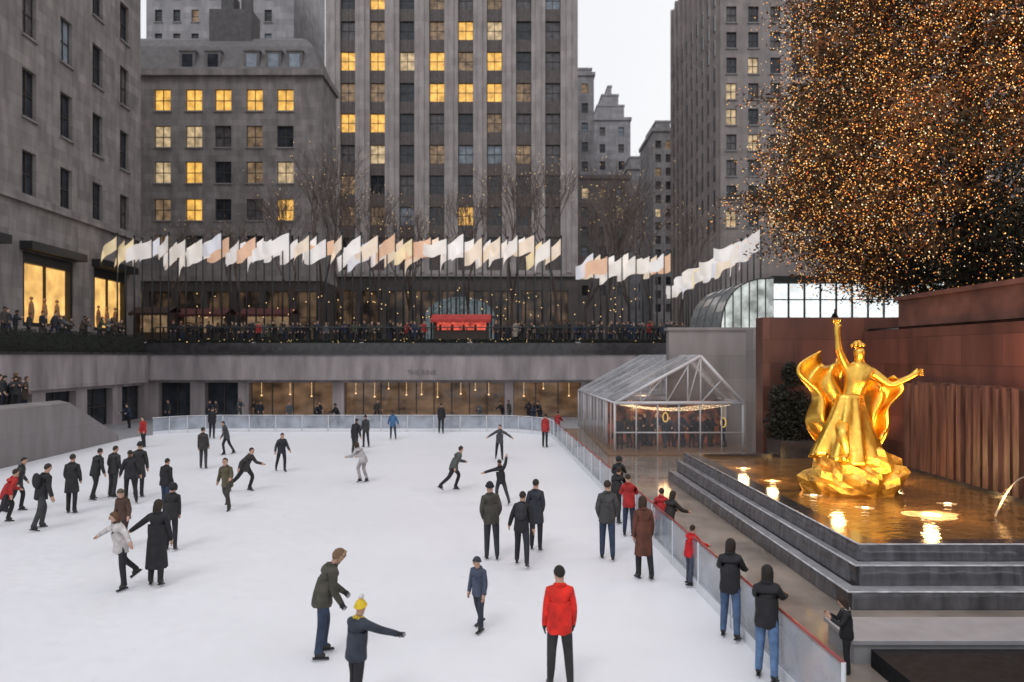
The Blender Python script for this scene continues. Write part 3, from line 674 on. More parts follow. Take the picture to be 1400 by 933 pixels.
def simple_tower(px0,px1,ytop,D,label,mat,steps=(),ww=1.3,wh=2.0,pu=3.0,pz=4.0):
    x0=(px0-700)*D/1000;x1=(px1-700)*D/1000; zt=EYE+(486-ytop)*D/1000; W=x1-x0
    t=thing('distant_building',label,'building',(x0,D,0),'distant masonry buildings')
    n=max(1,int((W-.6)/pu)); cols=[(W*(k+.5)/n) for k in range(n)]; nz_=int((zt-14)/pz); rows=[zt-2.6-pz*k for k in range(min(nz_,int(90/n)))]
    mb=grid_wall(W,5.7,zt,[(c-ww/2,c+ww/2) for c in cols],[(z-wh/2,z+wh/2) for z in rows],depth=15); mb.obj('wall',mat,t,local=True)
    wm=window_mesh(ww,wh,1,2,sill=False)
    for c in cols:
        for z in rows: win(t,wm,c,z-wh/2,pick())
    mb=MB(); mb.box(-.25,W+.25,-.3,15.2,zt,zt+.7); mb.obj('cornice',mat,t,local=True)
    z=zt+.7
    for f0,f1,h in steps:
        mb=MB(); mb.box(W*f0,W*f1,1+f0*2,12,z,z+h); mb.box(W*f0-.15,W*f1+.15,.85+f0*2,12.1,z+h,z+h+.4); mb.obj('setback_storey',mat,t,local=True); z+=h+.4
    return t
simple_tower(787,812,104,150,'pale stepped masonry tower in the distance',LIME_D,((.1,.9,1.0),))
simple_tower(811,862,165,172,'ornate stepped brick building with rooftop turrets',LIME_D,((.12,.85,3.0),(.25,.7,2.2),(.42,.52,1.8)))
simple_tower(858,897,232,165,'lower stepped masonry building in the distance',LIME_D,((.1,.7,2.2),))
simple_tower(893,921,180,145,'narrow pale office block with banded windows',LIME_D,((.2,.9,1.5),),1.1,1.6,1.7,2.7)
simple_tower(788,860,245,135,'brown masonry block with small windows',LIME_E,(),1.2,1.9,2.4,3.6)
# Tower E
DE=100
E=thing('office_tower','brown stone office tower beside the lit tree','building',(28.5,DE,0))
colsE=[1.5+3.0*k for k in range(5)]; rowsE=[4.8+(486-y)*.1 for y in range(-15,330,35)]
mb=grid_wall(75,5.7,66,[(c-.7,c+.7) for c in colsE],[(z-1.1,z+1.1) for z in rowsE],depth=.6); mb.obj('wall',LIME_E,E,local=True)
mb=MB(); mb.box(.05,75,.62,31,5.7,65.9); mb.obj('core_block',LIME_E,E,local=True)
wmE=window_mesh(1.4,2.2,2,2)
for i,c in enumerate(colsE):
    for j,z in enumerate(rowsE): win(E,wmE,c,z-1.1,GL_LIT2 if (i,j) in((1,3),(0,4),(1,6),(0,5)) else pick())
mb=MB()
for j,z in enumerate(rowsE):
    for k in range(9): mb.box(-.012,.05,2+3.2*k,3.4+3.2*k,z-1.1,z+1.1,0)
o=mb.obj('side_window_field',GL_DARK,E,local=True); o['kind']='stuff'
for k in range(10):
    mb=MB(); mb.box(-.3,.04,.7+3.2*k,1.4+3.2*k,6,66); mb.obj('side_pilaster',LIME_E,E,local=True)
simple_tower(1180,1700,150,90,'broad brown office block behind the tree',LIME_E,(),2.0,2.4,6.5,4.2)

# ------------------------------------------------------------ sunken court walls
W0=thing('court_wall','pale stone retaining wall with restaurant windows below','wall',(-28,55,0))
op=[(-26.6,-24.2),(-23.1,-20.6),(-19.8,-13.5),(-12.65,-.55),(0.1,5.2)]
mb=grid_wall(41.6,-.1,2.95,[(a+28,b+28) for a,b in op],[(.1,2.75)],depth=.9,rev=.7); mb.obj('lower_wall',PITSTONE,W0,local=True)
mb=MB(); mb.box(0,41.6,-.6,.95,2.952,4.8); mb.obj('upper_band',PITSTONE,W0,local=True)
mb=MB(); mb.box(0,41.6,-.7,1.0,4.802,4.95); mb.box(0,41.6,-.2,1.0,4.95,5.72); mb.obj('planter_ledge',DKGRAN,W0,local=True)
for a,b in op:
    w_=b-a; o=put(window_mesh(w_,2.65,max(2,int(w_/1.3)),1,.08,False),'window',W0,((a+b)/2+28,.66,.1)); setmat(o,1,RESTO if w_>3 else GL_DARK)
RB=M('restaurant_lamp',(.8,.5,.3),.4,emit=(1,.62,.3),estr=1.6); RB.cycles.emission_sampling='NONE'
for a,b in op[2:]:
    x=a+.8
    while x<b-.3:
        mb=MB(); zz_=U(1.6,2.4); mb.ball((x+28,.5,zz_),(.07,.07,.05),n=8,k=5); mb.tube((x+28,.5,zz_),(x+28,.5,2.75),.01,n=4); mb.obj('pendant_lamp',[RB],W0,local=True); x+=U(.9,2.2)
cu=bpy.data.curves.new('inscription','FONT'); cu.body='THE RINK'; cu.size=.5; cu.extrude=.01; cu.align_x='CENTER'; cu.materials.append(M('bronze_letters',(.17,.15,.15),.5))
tx=bpy.data.objects.new('inscription',cu); COL.objects.link(tx); tx.parent=W0; tx.location=(21.3,-.62,3.35); tx.rotation_euler=(rad(90),0,0)
W1=thing('court_wall','pale stone retaining wall beside the stairs','wall',(-27.3,14,0)); W1.rotation_euler=(0,0,rad(90))
mb=grid_wall(41,-.1,2.8,[(12+4.2*k,15+4.2*k) for k in range(7)],[(.1,2.6)],depth=.65,rev=.5); mb.obj('lower_wall',PITSTONE,W1,local=True)
mb=MB(); mb.box(0,40.3,-.3,.68,2.802,4.85); mb.obj('upper_band',PITSTONE,W1,local=True)
mb=MB(); mb.box(0,40.3,-.4,.69,4.852,5.0); mb.obj('coping',DKGRAN,W1,local=True)
wmw=window_mesh(3,2.5,2,2,.08,False)
for k in range(7): o=put(wmw,'window',W1,(13.5+4.2*k,.48,.1)); setmat(o,1,GL_DARK)
ST2=thing('stone_staircase','grey stone staircase with solid sloping parapet','staircase',(-22.5,30,0))
mb=MB(); yz=[(18,-.01),(18,2.7),(36.2,2.45),(41.2,.3),(41.2,-.01)]
vs=[(lbx(y)+.02,y,z) for y,z in yz]+[(lbx(y)-.5,y,z+.12 if z>0 else z) for y,z in yz]
mb.add(vs,[(0,1,2,3,4),(9,8,7,6,5)]+[(i,(i+5),(i+1)%5+5,(i+1)%5) for i in range(5)])
mb.obj('parapet',GREYST,ST2,origin=(-22.5,30,0))
mb=MB(); mb.box(-26.6,-22.6,18,36.4,0,2.2)
for k in range(12): mb.box(-26.6,-22.8,36.41+.32*k,36.72+.32*k,0,2.2-.18*(k+1))
mb.obj('steps',GREYST,ST2,origin=(-22.5,30,0))
mb=MB(); mb.box(8.2,14.2,38.2,38.9,-.01,6.1); mb.box(8.1,14.3,38.1,39,6.102,6.25)
mb.obj('court_wall',[GREYST],origin=(11,38.5,0),label='smooth grey granite wall behind the clear tent',cat='wall')
mb=MB(); mb.box(10.95,11.5,33.2,34.2,.2,6.0); mb.obj('stone_pier',[GREYST],origin=(11.3,33.7,.2),label='slim grey granite pier beside the tent',cat='pier')
RW=thing('fountain_wall','red granite wall behind the gilded statue','wall',(13,24,0))
mb=MB(); mb.box(9.6,15,28.0,28.8,0,6.25); mb.obj('end_wall',REDGR,RW,origin=(13,24,0))
mb=MB(); mb.box(13.4,14.2,8,27.99,0,5.7); mb.obj('side_wall',REDGR,RW,origin=(13,24,0))
mb=MB(); mb.box(13.85,17.5,6,26.2,5.72,6.75); mb.box(13.75,17.6,5.9,26.3,6.752,6.9); mb.obj('planter_block',M('rust_planter',(.14,.06,.045),.5,var=.5,scale=1.2),RW,origin=(13,24,0))
mb=MB()
for k in range(80):
    y=8.2+k*.2; mb.box(12.9+.09*(k%2)+.03*math.sin(k*4.1),13.39,y,y+.205,.8,3.9+.06*math.sin(k*2.3))
mb.obj('ribbed_waterfall_panel',RIBMAT,RW,origin=(13,24,0))
def leafcloud(fn,n,size,mats,name,parent,origin,kind=None,elong=2.2):
    pts=np.array([fn() for _ in range(n)]); 
    d=np.random.normal(size=(n,3)); d/=np.linalg.norm(d,axis=1)[:,None]; e=np.cross(d,np.random.normal(size=(n,3))); e/=np.linalg.norm(e,axis=1)[:,None]
    s=size*np.random.uniform(.6,1.3,size=(n,1))
    v=np.stack([pts-d*s*.5,pts+e*s/elong*.5,pts+d*s*.5,pts-e*s/elong*.5],1).reshape(-1,3)-np.array(origin)
    me=bpy.data.meshes.new(name); me.vertices.add(n*4); me.vertices.foreach_set('co',v.ravel())
    me.loops.add(n*4); me.loops.foreach_set('vertex_index',np.arange(n*4,dtype=np.int32)); me.polygons.add(n); me.polygons.foreach_set('loop_start',np.arange(n,dtype=np.int32)*4)
    for m in mats: me.materials.append(m)
    me.polygons.foreach_set('material_index',np.random.randint(0,len(mats),n).astype(np.int32)); me.update(calc_edges=True)
    o=bpy.data.objects.new(name,me); COL.objects.link(o)
    if parent is not None: o.parent=parent; o.location=Vector(origin)-parent.location
    else: o.location=origin
    if kind: o['kind']=kind
    return o
GREEN2=M('shrub_leaves',(.018,.02,.014),.85,var=.5,scale=6)
def shrubpt():
    k=random.randint(0,6); c=[(0,0,-.9,.7),(.45,0,-.3,.5),(-.3,0,-.1,.5),(.1,0,.6,.4),(.55,0,.55,.28),(-.35,0,-.8,.6),(.6,0,-.9,.5)][k]
    v=Vector((random.gauss(0,1),random.gauss(0,1),random.gauss(0,1))).normalized()*c[3]*random.random()**.4
    return (10.3+c[0]+v.x,27.2+v.y*.8,3.3+c[2]*1.3+v.z*1.2)
o=leafcloud(shrubpt,6000,.15,[HEDGE],'evergreen_shrub',None,(10.35,27.1,1.7)); o['label']='dark uneven evergreen shrub against the red wall'; o['category']='shrub'
mb=MB(); mb.box(9.7,12.6,26.4,27.9,.2,1.7); mb.obj('stone_planter',DKGRAN,origin=(10.6,27.1,.2),label='dark granite planter holding the evergreen shrub',cat='planter')
def hedge(x0,x1,y0,y1,z0,z1,n,label):
    t=thing('hedge',label,'hedge',((x0+x1)/2,(y0+y1)/2,z0),'clipped dark hedges on the court edge'); og=tuple(t.location)
    mb=MB(); mb.box(x0+.1,x1-.1,y0+.1,y1-.1,z0,z1-.12); mb.obj('stem_core',HEDGE,t,origin=og)
    leafcloud(lambda:(U(x0,x1),U(y0,y1),U(z0,z1+.06)),n,.13,[HEDGE,GREEN2],'leaves',t,og,kind='stuff')
hedge(-28.0,-27.3,24,54.6,5.0,6.25,16000,'long dark clipped hedge above the side wall')
for k in range(5): hedge(-27.6+8.2*k,-19.8+8.2*k,55.0,55.8,5.73,5.95,4500,'low dark clipped hedge on the court edge')
RL=thing('plaza_railing','dark metal railing along the edge of the plaza','railing',(-27,56.3,5.8))
mb=MB(); mb.tube((-27.5,56.4,6.95),(13.4,56.4,6.95),.04); mb.tube((-27.5,56.4,6.0),(13.4,56.4,6.0),.03); mb.obj('rail',BLACK,RL,origin=(-27,56.3,5.8))
pm=MB(); pm.tube((0,0,0),(0,0,1.18),.035,n=6); pme=pm.mesh('post',[BLACK])
for k in range(28): put(pme,'post',RL,(-.5+1.5*k,.1,0))
mb=MB()
for k in range(60): mb.ball((U(-27.2,13),54.9+U(0,.3),5.75+U(0,.3)),.025,n=4,k=2)
for k in range(90): mb.ball((U(-27.2,13),U(61,63),U(7.9,10.5)),.04,n=4,k=2)
mb.obj('string_lights',WARMBULB,origin=(-7,55,5.8),label='tiny warm string lights above the hedge and crowd',cat='string lights',kind='stuff')

# ------------------------------------------------------------ flagpoles
pm=MB(); pm.tube((0,0,0),(0,0,7.6),.085,.05,n=8); pm.ball((0,0,7.65),.1,n=8,k=6); pm.tube((0,0,0),(0,0,.25),.15,.12,n=8); pole_me=pm.mesh('pole',[M('flagpole_metal',(.04,.04,.045),.35,metal=.3)],smooth=True)
fl_me=[]
for v in range(12):
    mb=MB(); nu,nv=18,8; L_=U(2.0,2.6); H_=U(1.2,1.5); dr=U(.5,.9); ph=U(0,6); cv=U(-.35,.25)
    def ff(u,q):
        ang=dr+cv*u+.12*math.sin(5*u+ph)
        return (-L_*u*math.cos(ang)*.95-.06, .17*u**.6*math.sin(8*u+ph+q*1.4)+.03*math.sin(15*u+ph+2*q)*u, 7.5-H_*q*(1-.2*u)-L_*u*math.sin(ang)*.85+.06*math.sin(8*u+ph+1.5*q)*u)
    mb.grid(ff,nu,nv); fl_me.append(mb.mesh('flag',[WHITEP],smooth=True))
FM=[M('silver_flag_glow',c,.5,var=.12,scale=1.2,emit=c,estr=.34) for c in((.86,.80,.74),(.88,.84,.82),(.86,.72,.58),(.78,.50,.34),(.74,.74,.80),(.88,.72,.45))]  # flag cloth is brightened by its own added emission
def flagpole(x,y,s=1.0,rz=0):
    e=thing('flagpole','tall dark flagpole with a silvery flag','flagpole',(x,y,5.8),'flagpoles around the plaza'); e.scale=(1,1,s); e.rotation_euler=(0,0,rz)
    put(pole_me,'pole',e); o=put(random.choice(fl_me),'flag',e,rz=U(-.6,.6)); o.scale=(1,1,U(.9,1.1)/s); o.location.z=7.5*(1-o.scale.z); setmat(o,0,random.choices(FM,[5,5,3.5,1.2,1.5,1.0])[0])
for k in range(52):
    px=160+k*11.9+U(-2,2); y=61.5+(k%2)*1.2+U(-.3,.3); flagpole((px-700)/1000*y,y,1.2+U(-.04,.04))
for k in range(12):
    px=812+k*9.6; y=64+(k%2); flagpole((px-700)/1000*y,y,1.04+U(-.04,.04))
for k in range(20):
    t=k/19; y=50+34*t; flagpole(17.0+2.4*t,y,1.02,rz=0)
# ------------------------------------------------------------ bare trees
def bare_mesh(seed,H):
    r=random.Random(seed); tr=MB(); tw=MB(); tips=[]
    def grow(p,d,L,rd,lev):
        q=p+d*L; (tr if lev<2 else tw).tube(p,q,rd,rd*.68,n=6 if lev<2 else 3,caps=False)
        if lev>=7: tips.append(q); return
        for k in range(r.choice((2,3,3)) if lev<5 else 2):
            ax=d.orthogonal().normalized(); ax.rotate(Matrix.Rotation(r.uniform(0,6.28),3,d)); dd=d.copy(); dd.rotate(Matrix.Rotation(rad(r.uniform(12,36)),3,ax)); dd=(dd+Vector((0,0,.16))).normalized()
            grow(q,dd,L*r.uniform(.68,.88),rd*.66,lev+1)
    grow(Vector((0,0,0)),Vector((0,0,1)),H*.22,.2,0)
    li=MB()
    for t in tips[::14]: li.ball(t,.03,n=4,k=2)
    return tr.mesh('trunk',[BARK]),tw.mesh('crown',[TWIG]),li.mesh('string_lights',[WARMBULB])
BT=[bare_mesh(3,18),bare_mesh(9,17),bare_mesh(21,19)]
for px,D,s in((440,72,1.1),(468,69,.9),(520,78,1.0),(560,70,.9),(640,80,1.05),(700,73,1.1),(760,76,1.15),(830,74,1.05),(890,82,1.05),(860,90,1.25),(800,92,1.3),(235,70,.7),(330,72,.75),(400,68,.85),(930,78,.85)):
    t=thing('bare_tree','leafless winter tree wound with tiny lights','tree',((px-700)/1000*D,D,5.8),'leafless plaza trees'); t.scale=(s,s,s); t.rotation_euler=(0,0,U(0,6))
    b_=random.choice(BT); put(b_[0],'trunk',t); put(b_[1],'crown',t); o=put(b_[2],'string_lights',t); o['kind']='stuff'
# ------------------------------------------------------------ kiosks
KW=M('kiosk_wall',(.05,.035,.03),.6)
def kiosk(px,D,w,col,label,glow=GL_LIT2,h=2.6,rf=.6):
    x=(px-700)/1000*D; t=thing('market_kiosk',label,'kiosk',(x,D,5.8),'market kiosks on the plaza'); W=w/2
    mb=MB(); mb.box(-W,W,.3,2.6,0,1.0); mb.box(-W,-W+.15,.3,2.6,1.0,h); mb.box(W-.15,W,.3,2.6,1.0,h); mb.box(-W+.15,W-.15,2.3,2.6,1,h); mb.obj('body',KW,t,local=True)
    mb=MB(); mb.box(-W+.2,W-.2,.9,1.0,1.05,h-.1); mb.obj('lit_shelf',glow,t,local=True)
    for q in range(int(w)):
        mb=MB(); xx=-W+.5+q*.95; mb.tube((xx,.6,1.0),(xx,.6,1.3),.12,.09,n=8); mb.ball((xx,.6,1.38),.1); mb.obj('counter_jar',KW,t,local=True)
    mb=MB(); mb.add([(-W-.2,-.4,h-.1),(W+.2,-.4,h-.1),(W+.2,1.3,h+rf),(-W-.2,1.3,h+rf)],[(0,1,2,3)]); mb.add([(-W-.2,1.3,h+rf),(W+.2,1.3,h+rf),(W+.2,3,h),(-W-.2,3,h)],[(0,1,2,3)])
    n=int(w*3)
    for k in range(n):
        a=-W-.2+(w+.4)*k/n;b=-W-.2+(w+.4)*(k+1)/n; mb.add([(a,-.4,h-.1),(b,-.4,h-.1),(b,-.4,h-.3),((a+b)/2,-.4,h-.38),(a,-.4,h-.3)],[(0,1,2,3,4)])
    mb.obj('awning',col,t,local=True)
RA=M('red_awning',(.35,.03,.025),.6,emit=(.8,.03,.03),estr=.08,var=.4); DA=M('dark_awning',(.035,.018,.018),.7); DR=M('wine_awning',(.09,.018,.016),.7)
kiosk(630,58.6,4.4,RA,'red lit kiosk with glowing red awning',M('red_glow',(.4,.06,.05),.5,emit=(.95,.14,.09),estr=1.1,evar=.1,scale=3),1.95,.4)
for px,D,w_,m_ in((205,64,3,DA),(275,66,4.2,DR),(362,66,4.5,DR)): kiosk(px,D,w_,m_,'small dark market kiosk with dim lit counter',GL_DIM,2.8,.5)

# ------------------------------------------------------------ glass pavilion
PV=thing('glass_pavilion','bright white lit glass pavilion under the tree','pavilion',(21,46,5.8))
WG=M('pavilion_glow',(.8,.85,.85),.3,emit=(.94,.99,1.0),estr=1.2,evar=.6,scale=1.6)
WG2=M('pavilion_side_glow',(.2,.24,.24),.2,emit=(.85,.9,.86),estr=.8,evar=.25,scale=1.4,lo=.35,hi=.65)
mb=MB(); mb.box(-4.6,6.5,.1,6,.05,3.5); mb.obj('glass_wall',WG,PV,local=True)
mb=MB()
for k in range(12): x=-4.6+k*1.0; mb.box(x-.05,x+.05,-.02,.09,0,3.5)
for z in (1.2,2.5): mb.box(-4.6,6.5,-.0,.085,z-.035,z+.035)
mb.box(-4.8,6.8,-.4,6.2,3.49,3.95); mb.obj('frame_and_roof',[M('pavilion_frame',(.06,.065,.065),.4)],PV,local=True)
mb=MB(); mb2=MB(); R_=3.3; RH_=3.75
P0=lambda t,y:(-4.9-R_*math.cos(t)**.75,y,RH_*math.sin(t)**.8)
for k in range(8):
    a=math.pi/2*k/8;b=math.pi/2*(k+1)/8
    mb.add([P0(a,-1.0),P0(b,-1.0),P0(b,7),P0(a,7)],[(0,1,2,3)])
    for y in(-1.02,1,3,5): mb2.tube(P0(a,y),P0(b,y),.05,n=6)
    mb.add([(-4.9,-.95,0),P0(a,-.95),P0(b,-.95)],[(0,1,2)],1)
mb2.tube((-8.2,-1.02,.05),(-8.2,5,.05),.05,n=6); mb2.tube((-8.2,-1.0,.05),(-4.9,-1.0,.05),.05,n=6)
for k in range(1,7):
    t=math.acos(min(1,(k*.5/R_)**(1/.75))); mb2.tube((-4.9-k*.5,-1.0,0),(-4.9-k*.5,-1.0,RH_*math.sin(t)**.8),.04,n=6)
mb.obj('curved_glass_roof',[M('curved_glass',(.22,.24,.25),.12,var=.4),WG2],PV,local=True); mb2.obj('rib_frame',GREYM,PV,local=True)

# ------------------------------------------------------------ clear tent
TN=thing('clear_tent','clear gabled tent with white frame beside the ice','tent',(7.8,34.5,.2))
ex0,ex1,ax=4.85,10.9,8.9; y0,y1=34.5,47.0; ez,az=2.55,4.75
GLAZ=M('clear_vinyl',(.34,.36,.40),.05,var=.5,alpha=.16,scale=.8,bump=.3); GROOF=M('vinyl_roof',(.58,.61,.66),.1,var=.5,alpha=.62,scale=.9,bump=.5); TF=M('tent_frame_white',(.62,.62,.66),.35,var=.1)
og=(7.8,34.5,.2); sk_=lambda x,y:x-.045*(y-34.5)
fr=MB()
for k in range(6):
    y=y0+(y1-y0)*k/5
    e0=(sk_(ex0,y),y,ez);e1=(sk_(ex1,y),y,ez);a_=(sk_(ax,y),y,az)
    fr.tube(e0,a_,.08);fr.tube(e1,a_,.08);fr.tube((e0[0],y,.2),e0,.06);fr.tube((e1[0],y,.2),e1,.06)
    if k in(0,3,5): 
        fr.tube(e0,e1,.09)
        for t in (.3,.6,.85): 
            xx=e0[0]+(a_[0]-e0[0])*t; zt=ez+(az-ez)*t; fr.tube((xx,y,ez),(xx,y,zt),.035); fr.tube((xx,y,ez),(e0[0]+(a_[0]-e0[0])*min(1,t+.28),y,ez+(az-ez)*min(1,t+.28)),.03)
        fr.tube((a_[0],y,ez),a_,.04); fr.tube((a_[0],y,ez),((a_[0]+e1[0])/2,y,(ez+az)/2),.035)
for x,z in((ex0,ez),(ex1,ez),(ax,az),((ex0+ax)/2,(ez+az)/2)): fr.tube((sk_(x,y0),y0,z),(sk_(x,y1),y1,z),.055)
for k in range(1,6): x=ex0+(ex1-ex0)*k/6; fr.tube((x,y0,.2),(x,y0,ez),.035)
for k in range(1,12): y=y0+(y1-y0)*k/12; fr.tube((sk_(ex0,y),y,.2),(sk_(ex0,y),y,ez),.03)
fr.tube((ex0,y0,1.15),(ex1,y0,1.15),.035)
fr.obj('frame',TF,TN,origin=og,smooth=True)
def quadp(name,pts,mat): mb=MB(); mb.add(pts,[(0,1,2,3) if len(pts)==4 else (0,1,2)]); return mb.obj(name,mat,TN,origin=og)
quadp('roof_panel',[(ex0,y0,ez+.08),(sk_(ex0,y1),y1,ez+.08),(sk_(ax,y1),y1,az+.08),(ax,y0,az+.08)],GROOF)
quadp('roof_panel',[(ex1,y0,ez+.08),(sk_(ex1,y1),y1,ez+.08),(sk_(ax,y1),y1,az+.08),(ax,y0,az+.08)],GROOF)
quadp('gable_panel',[(ex0,y0-.07,ez),(ex1,y0-.07,ez),(ax,y0-.07,az)],GLAZ)
quadp('wall_panel',[(ex0,y0-.07,.25),(ex1,y0-.07,.25),(ex1,y0-.07,ez),(ex0,y0-.07,ez)],GLAZ)
quadp('wall_panel',[(ex0-.07,y0,.25),(sk_(ex0,y1)-.07,y1,.25),(sk_(ex0,y1)-.07,y1,ez),(ex0-.07,y0,ez)],GLAZ)
mb=MB(); mb.box(4.75,10.7,37.6,37.75,.27,2.5); mb.box(5.2,10.6,37.0,37.3,.27,1.15); mb.obj('counter_backdrop',M('tent_backdrop_glow',(.045,.022,.02),.6,emit=(.7,.18,.07),estr=.4,evar=.0,scale=2.2,lo=.42,hi=.75),TN,origin=og)  # patchy warm light painted onto backdrop and counter as emission
mb=MB(); mb.box(4.4,11.4,33.4,47.5,.205,.26); mb.obj('deck',M('tent_deck',(.24,.16,.11),.3),TN,origin=og)
lamp('tent_lamp','POINT',(7.5,36,2.3),30,(1,.55,.28),.3); lamp('tent_lamp','POINT',(7.5,42,2.3),30,(1,.65,.4),.3)
TB=M('tent_bulb',(.9,.7,.5),.4,emit=(1,.7,.4),estr=2.2); TB.cycles.emission_sampling='NONE'
for k in range(4):
    mb=MB()
    yy=35.0+k*.6
    for q in range(14): xx=5.2+q*.4; mb.ball((xx,yy,2.42-.28*math.sin(math.pi*q/13)),.024,n=6,k=4)
    for q in range(13): mb.tube((5.2+q*.4,yy,2.42-.28*math.sin(math.pi*q/13)),(5.6+q*.4,yy,2.42-.28*math.sin(math.pi*(q+1)/13)),.008,n=4)
    mb.obj('light_string',TB,TN,origin=og)
YL=M('yellow_glow_ring',(.8,.55,.1),.4,emit=(1,.60,.12),estr=.5)
for x,z in((7.3,1.85),(10.05,1.6)):
    mb=MB()
    for k in range(16):
        a=2*math.pi*k/16;b=2*math.pi*(k+1)/16; mb.tube((x+.12*math.cos(a),34.8,z+.22*math.sin(a)),(x+.12*math.cos(b),34.8,z+.22*math.sin(b)),.028,n=6)
    mb.tube((x,34.8,z+.22),(x,34.8,2.55),.008,n=4)
    mb.obj('hanging_wreath',YL,origin=(x,34.8,z),label='small glowing yellow ring wreath hanging in tent',cat='wreath',group='wreaths hanging in the tent')

# ------------------------------------------------------------ fountain
FT=thing('fountain','stepped dark granite fountain basin with cascading water','fountain',(9.5,20,.2))
og=(9.5,20,.2)
SKW=.25
def ring(x0,y0,x1,y1,t,z0,z1,name,mat):
    mb=MB(); y1i=y1-t
    po=[(x0,y0),(x1,y0),(x1,y1),(x0-SKW,y1)]; pi=[(x0+t,y0+t),(x1-.02,y0+t),(x1-.02,y1i),(x0+t-SKW*(y1i-y0)/(y1-y0),y1i)]
    vs=[(x,y,z) for z in(z0,z1) for P in(po,pi) for x,y in P]
    fs=[]
    for i in range(4):
        j=(i+1)%4
        fs+=[(i,j,8+j,8+i),(4+j,4+i,12+i,12+j),(8+i,8+j,12+j,12+i),(j,i,4+i,4+j)]
    mb.add(vs,fs); mb.obj(name,mat,FT,origin=og)
RX=12.88
ring(6.65,14.0,RX,27.3,.45,.2,1.17,'upper_rim',DKGRAN)
ring(6.42,13.66,RX,27.31,.33,.2,.86,'middle_step',DKGRAN)
ring(6.10,13.25,RX,27.32,.40,.2,.50,'lower_step',DKGRAN)
WAT=M('fountain_water',(.16,.085,.03),.06,var=.5,scale=2.2,bump=.8,spec=.9,stretch=(1,1.6,1))  # gold of the pool's glow is mixed into the water colour
mb=MB(); mb.add([(7.05,14.4,1.08),(RX-.03,14.4,1.08),(RX-.03,26.9,1.08),(6.85,26.9,1.08)],[(0,1,2,3)]); mb.obj('pool_water',WAT,FT,origin=og)
CAS=M('cascade_water',(.10,.10,.112),.07,var=.45,scale=3,bump=.15,stretch=(2,2,.4),spec=.9)
STP=M('wet_step_water',(.34,.34,.36),.06,var=.3,scale=2.5,bump=.25)
LIP=M('painted_glint_lip',(.55,.55,.58),.12,var=.4,scale=5)  # pale colour paints the glisten along the wet step edges
for (xa,ya,z0,z1) in((6.65,14.0,.875,1.178),(6.42,13.66,.51,.868),(6.10,13.25,.21,.508)):
    mb=MB()
    def sh(u,v):
        La=13.2; Lb=RX-.05-xa; s=u*(La+Lb); o=(.012+.03*v**.7+.005*math.sin(s*9))*(1 if v>0 else 0)
        z=z1+(z0-z1)*v
        if s<La: y=27.2-s; x=xa-SKW*(y-ya)/13.3; return (x-o,y,z)
        x=xa+(s-La); return (x,ya-o,z)
    mb.grid(sh,260,4); mb.obj('cascade',CAS,FT,origin=og,smooth=True)
    mb=MB(); mb.path([(xa-SKW,27.2,z1+.004),(xa-.006,ya-.006,z1+.004),(RX-.06,ya-.006,z1+.004)],[.018,.018,.018],6); mb.obj('water_lip',LIP,FT,origin=og,smooth=True)
for (x0,y0_,t,z) in((6.44,13.68,.28,.866),(6.12,13.27,.36,.506)):
    mb=MB(); x1_=RX-.05
    mb.add([(x0,y0_,z),(x1_,y0_,z),(x1_,y0_+t,z),(x0+t*.6,y0_+t,z),(x0+t*.6-SKW,27.2,z),(x0-SKW,27.2,z)],[(0,1,2,3),(0,3,4,5)]); mb.obj('step_water',STP,FT,origin=og)
JET=M('water_jet',(.7,.62,.55),.2,alpha=.45,var=.3,scale=20)
for (x,y,dx,dy) in((12.7,17.5,-1.6,-.7),):
    mb=MB(); pts=[(x+dx*t,y+dy*t,1.6+1.7*t-2.2*t*t) for t in[i/14 for i in range(15)]]
    mb.path(pts,[.010+.014*i/14 for i in range(15)],6)
    for q in range(40): t=random.random(); p=pts[int(t*14)]; mb.ball((p[0]+U(-.06,.06),p[1]+U(-.06,.06),p[2]+U(-.1,.03)),U(.004,.012),n=4,k=3)
    mb.obj('water_jet',JET,FT,origin=og,smooth=True)
UL=M('pool_lamp_glow',(1,.8,.5),.3,emit=(1,.72,.38),estr=8); FOAM_GLOW=M('foam_glow',(.45,.32,.18),.4,var=.6,scale=9,emit=(1,.62,.26),estr=.3,evar=.1,lo=.42,hi=.62)  # foam discs carry the lamp glow painted in as emission
for (x,y) in((9.75,17.0),(7.6,24.0),(8.0,19.4),(10.9,18.3),(8.6,17.8),(7.7,21.6)):
    big=(x==9.75)
    mb=MB(); mb.tube((x,y,1.04),(x,y,1.10),.10 if not big else .26,.08 if not big else .2,n=14); mb.obj('pool_lamp',UL,FT,origin=og)
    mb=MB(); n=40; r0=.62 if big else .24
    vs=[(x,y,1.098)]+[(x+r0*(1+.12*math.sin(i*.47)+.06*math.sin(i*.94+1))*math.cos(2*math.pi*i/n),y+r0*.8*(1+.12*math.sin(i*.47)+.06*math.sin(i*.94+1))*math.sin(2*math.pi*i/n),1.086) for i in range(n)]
    mb.add(vs,[(0,1+i,1+(i+1)%n) for i in range(n)]); mb.obj('foam_glow',FOAM_GLOW,FT,origin=og,smooth=True)
lamp('fountain_lamp','SPOT',(8.0,16.2,1.35),1150,(1,.60,.22),.2,(9.2,20,3.4),55)
lamp('fountain_lamp','SPOT',(11.6,16.4,1.35),1000,(1,.58,.2),.2,(9.5,20,3.4),55)
lamp('fountain_lamp','SPOT',(9.4,23.6,1.3),500,(1,.5,.2),.3,(9.4,20,4.0),60)
for p,e_ in(((9.75,17.0,1.6),110),((7.6,24,1.6),60),((8.2,18.4,1.6),70),((7.7,21.6,1.5),50),((11.3,21.5,1.7),70)): lamp('fountain_lamp','POINT',p,e_,(1,.60,.24),.15)
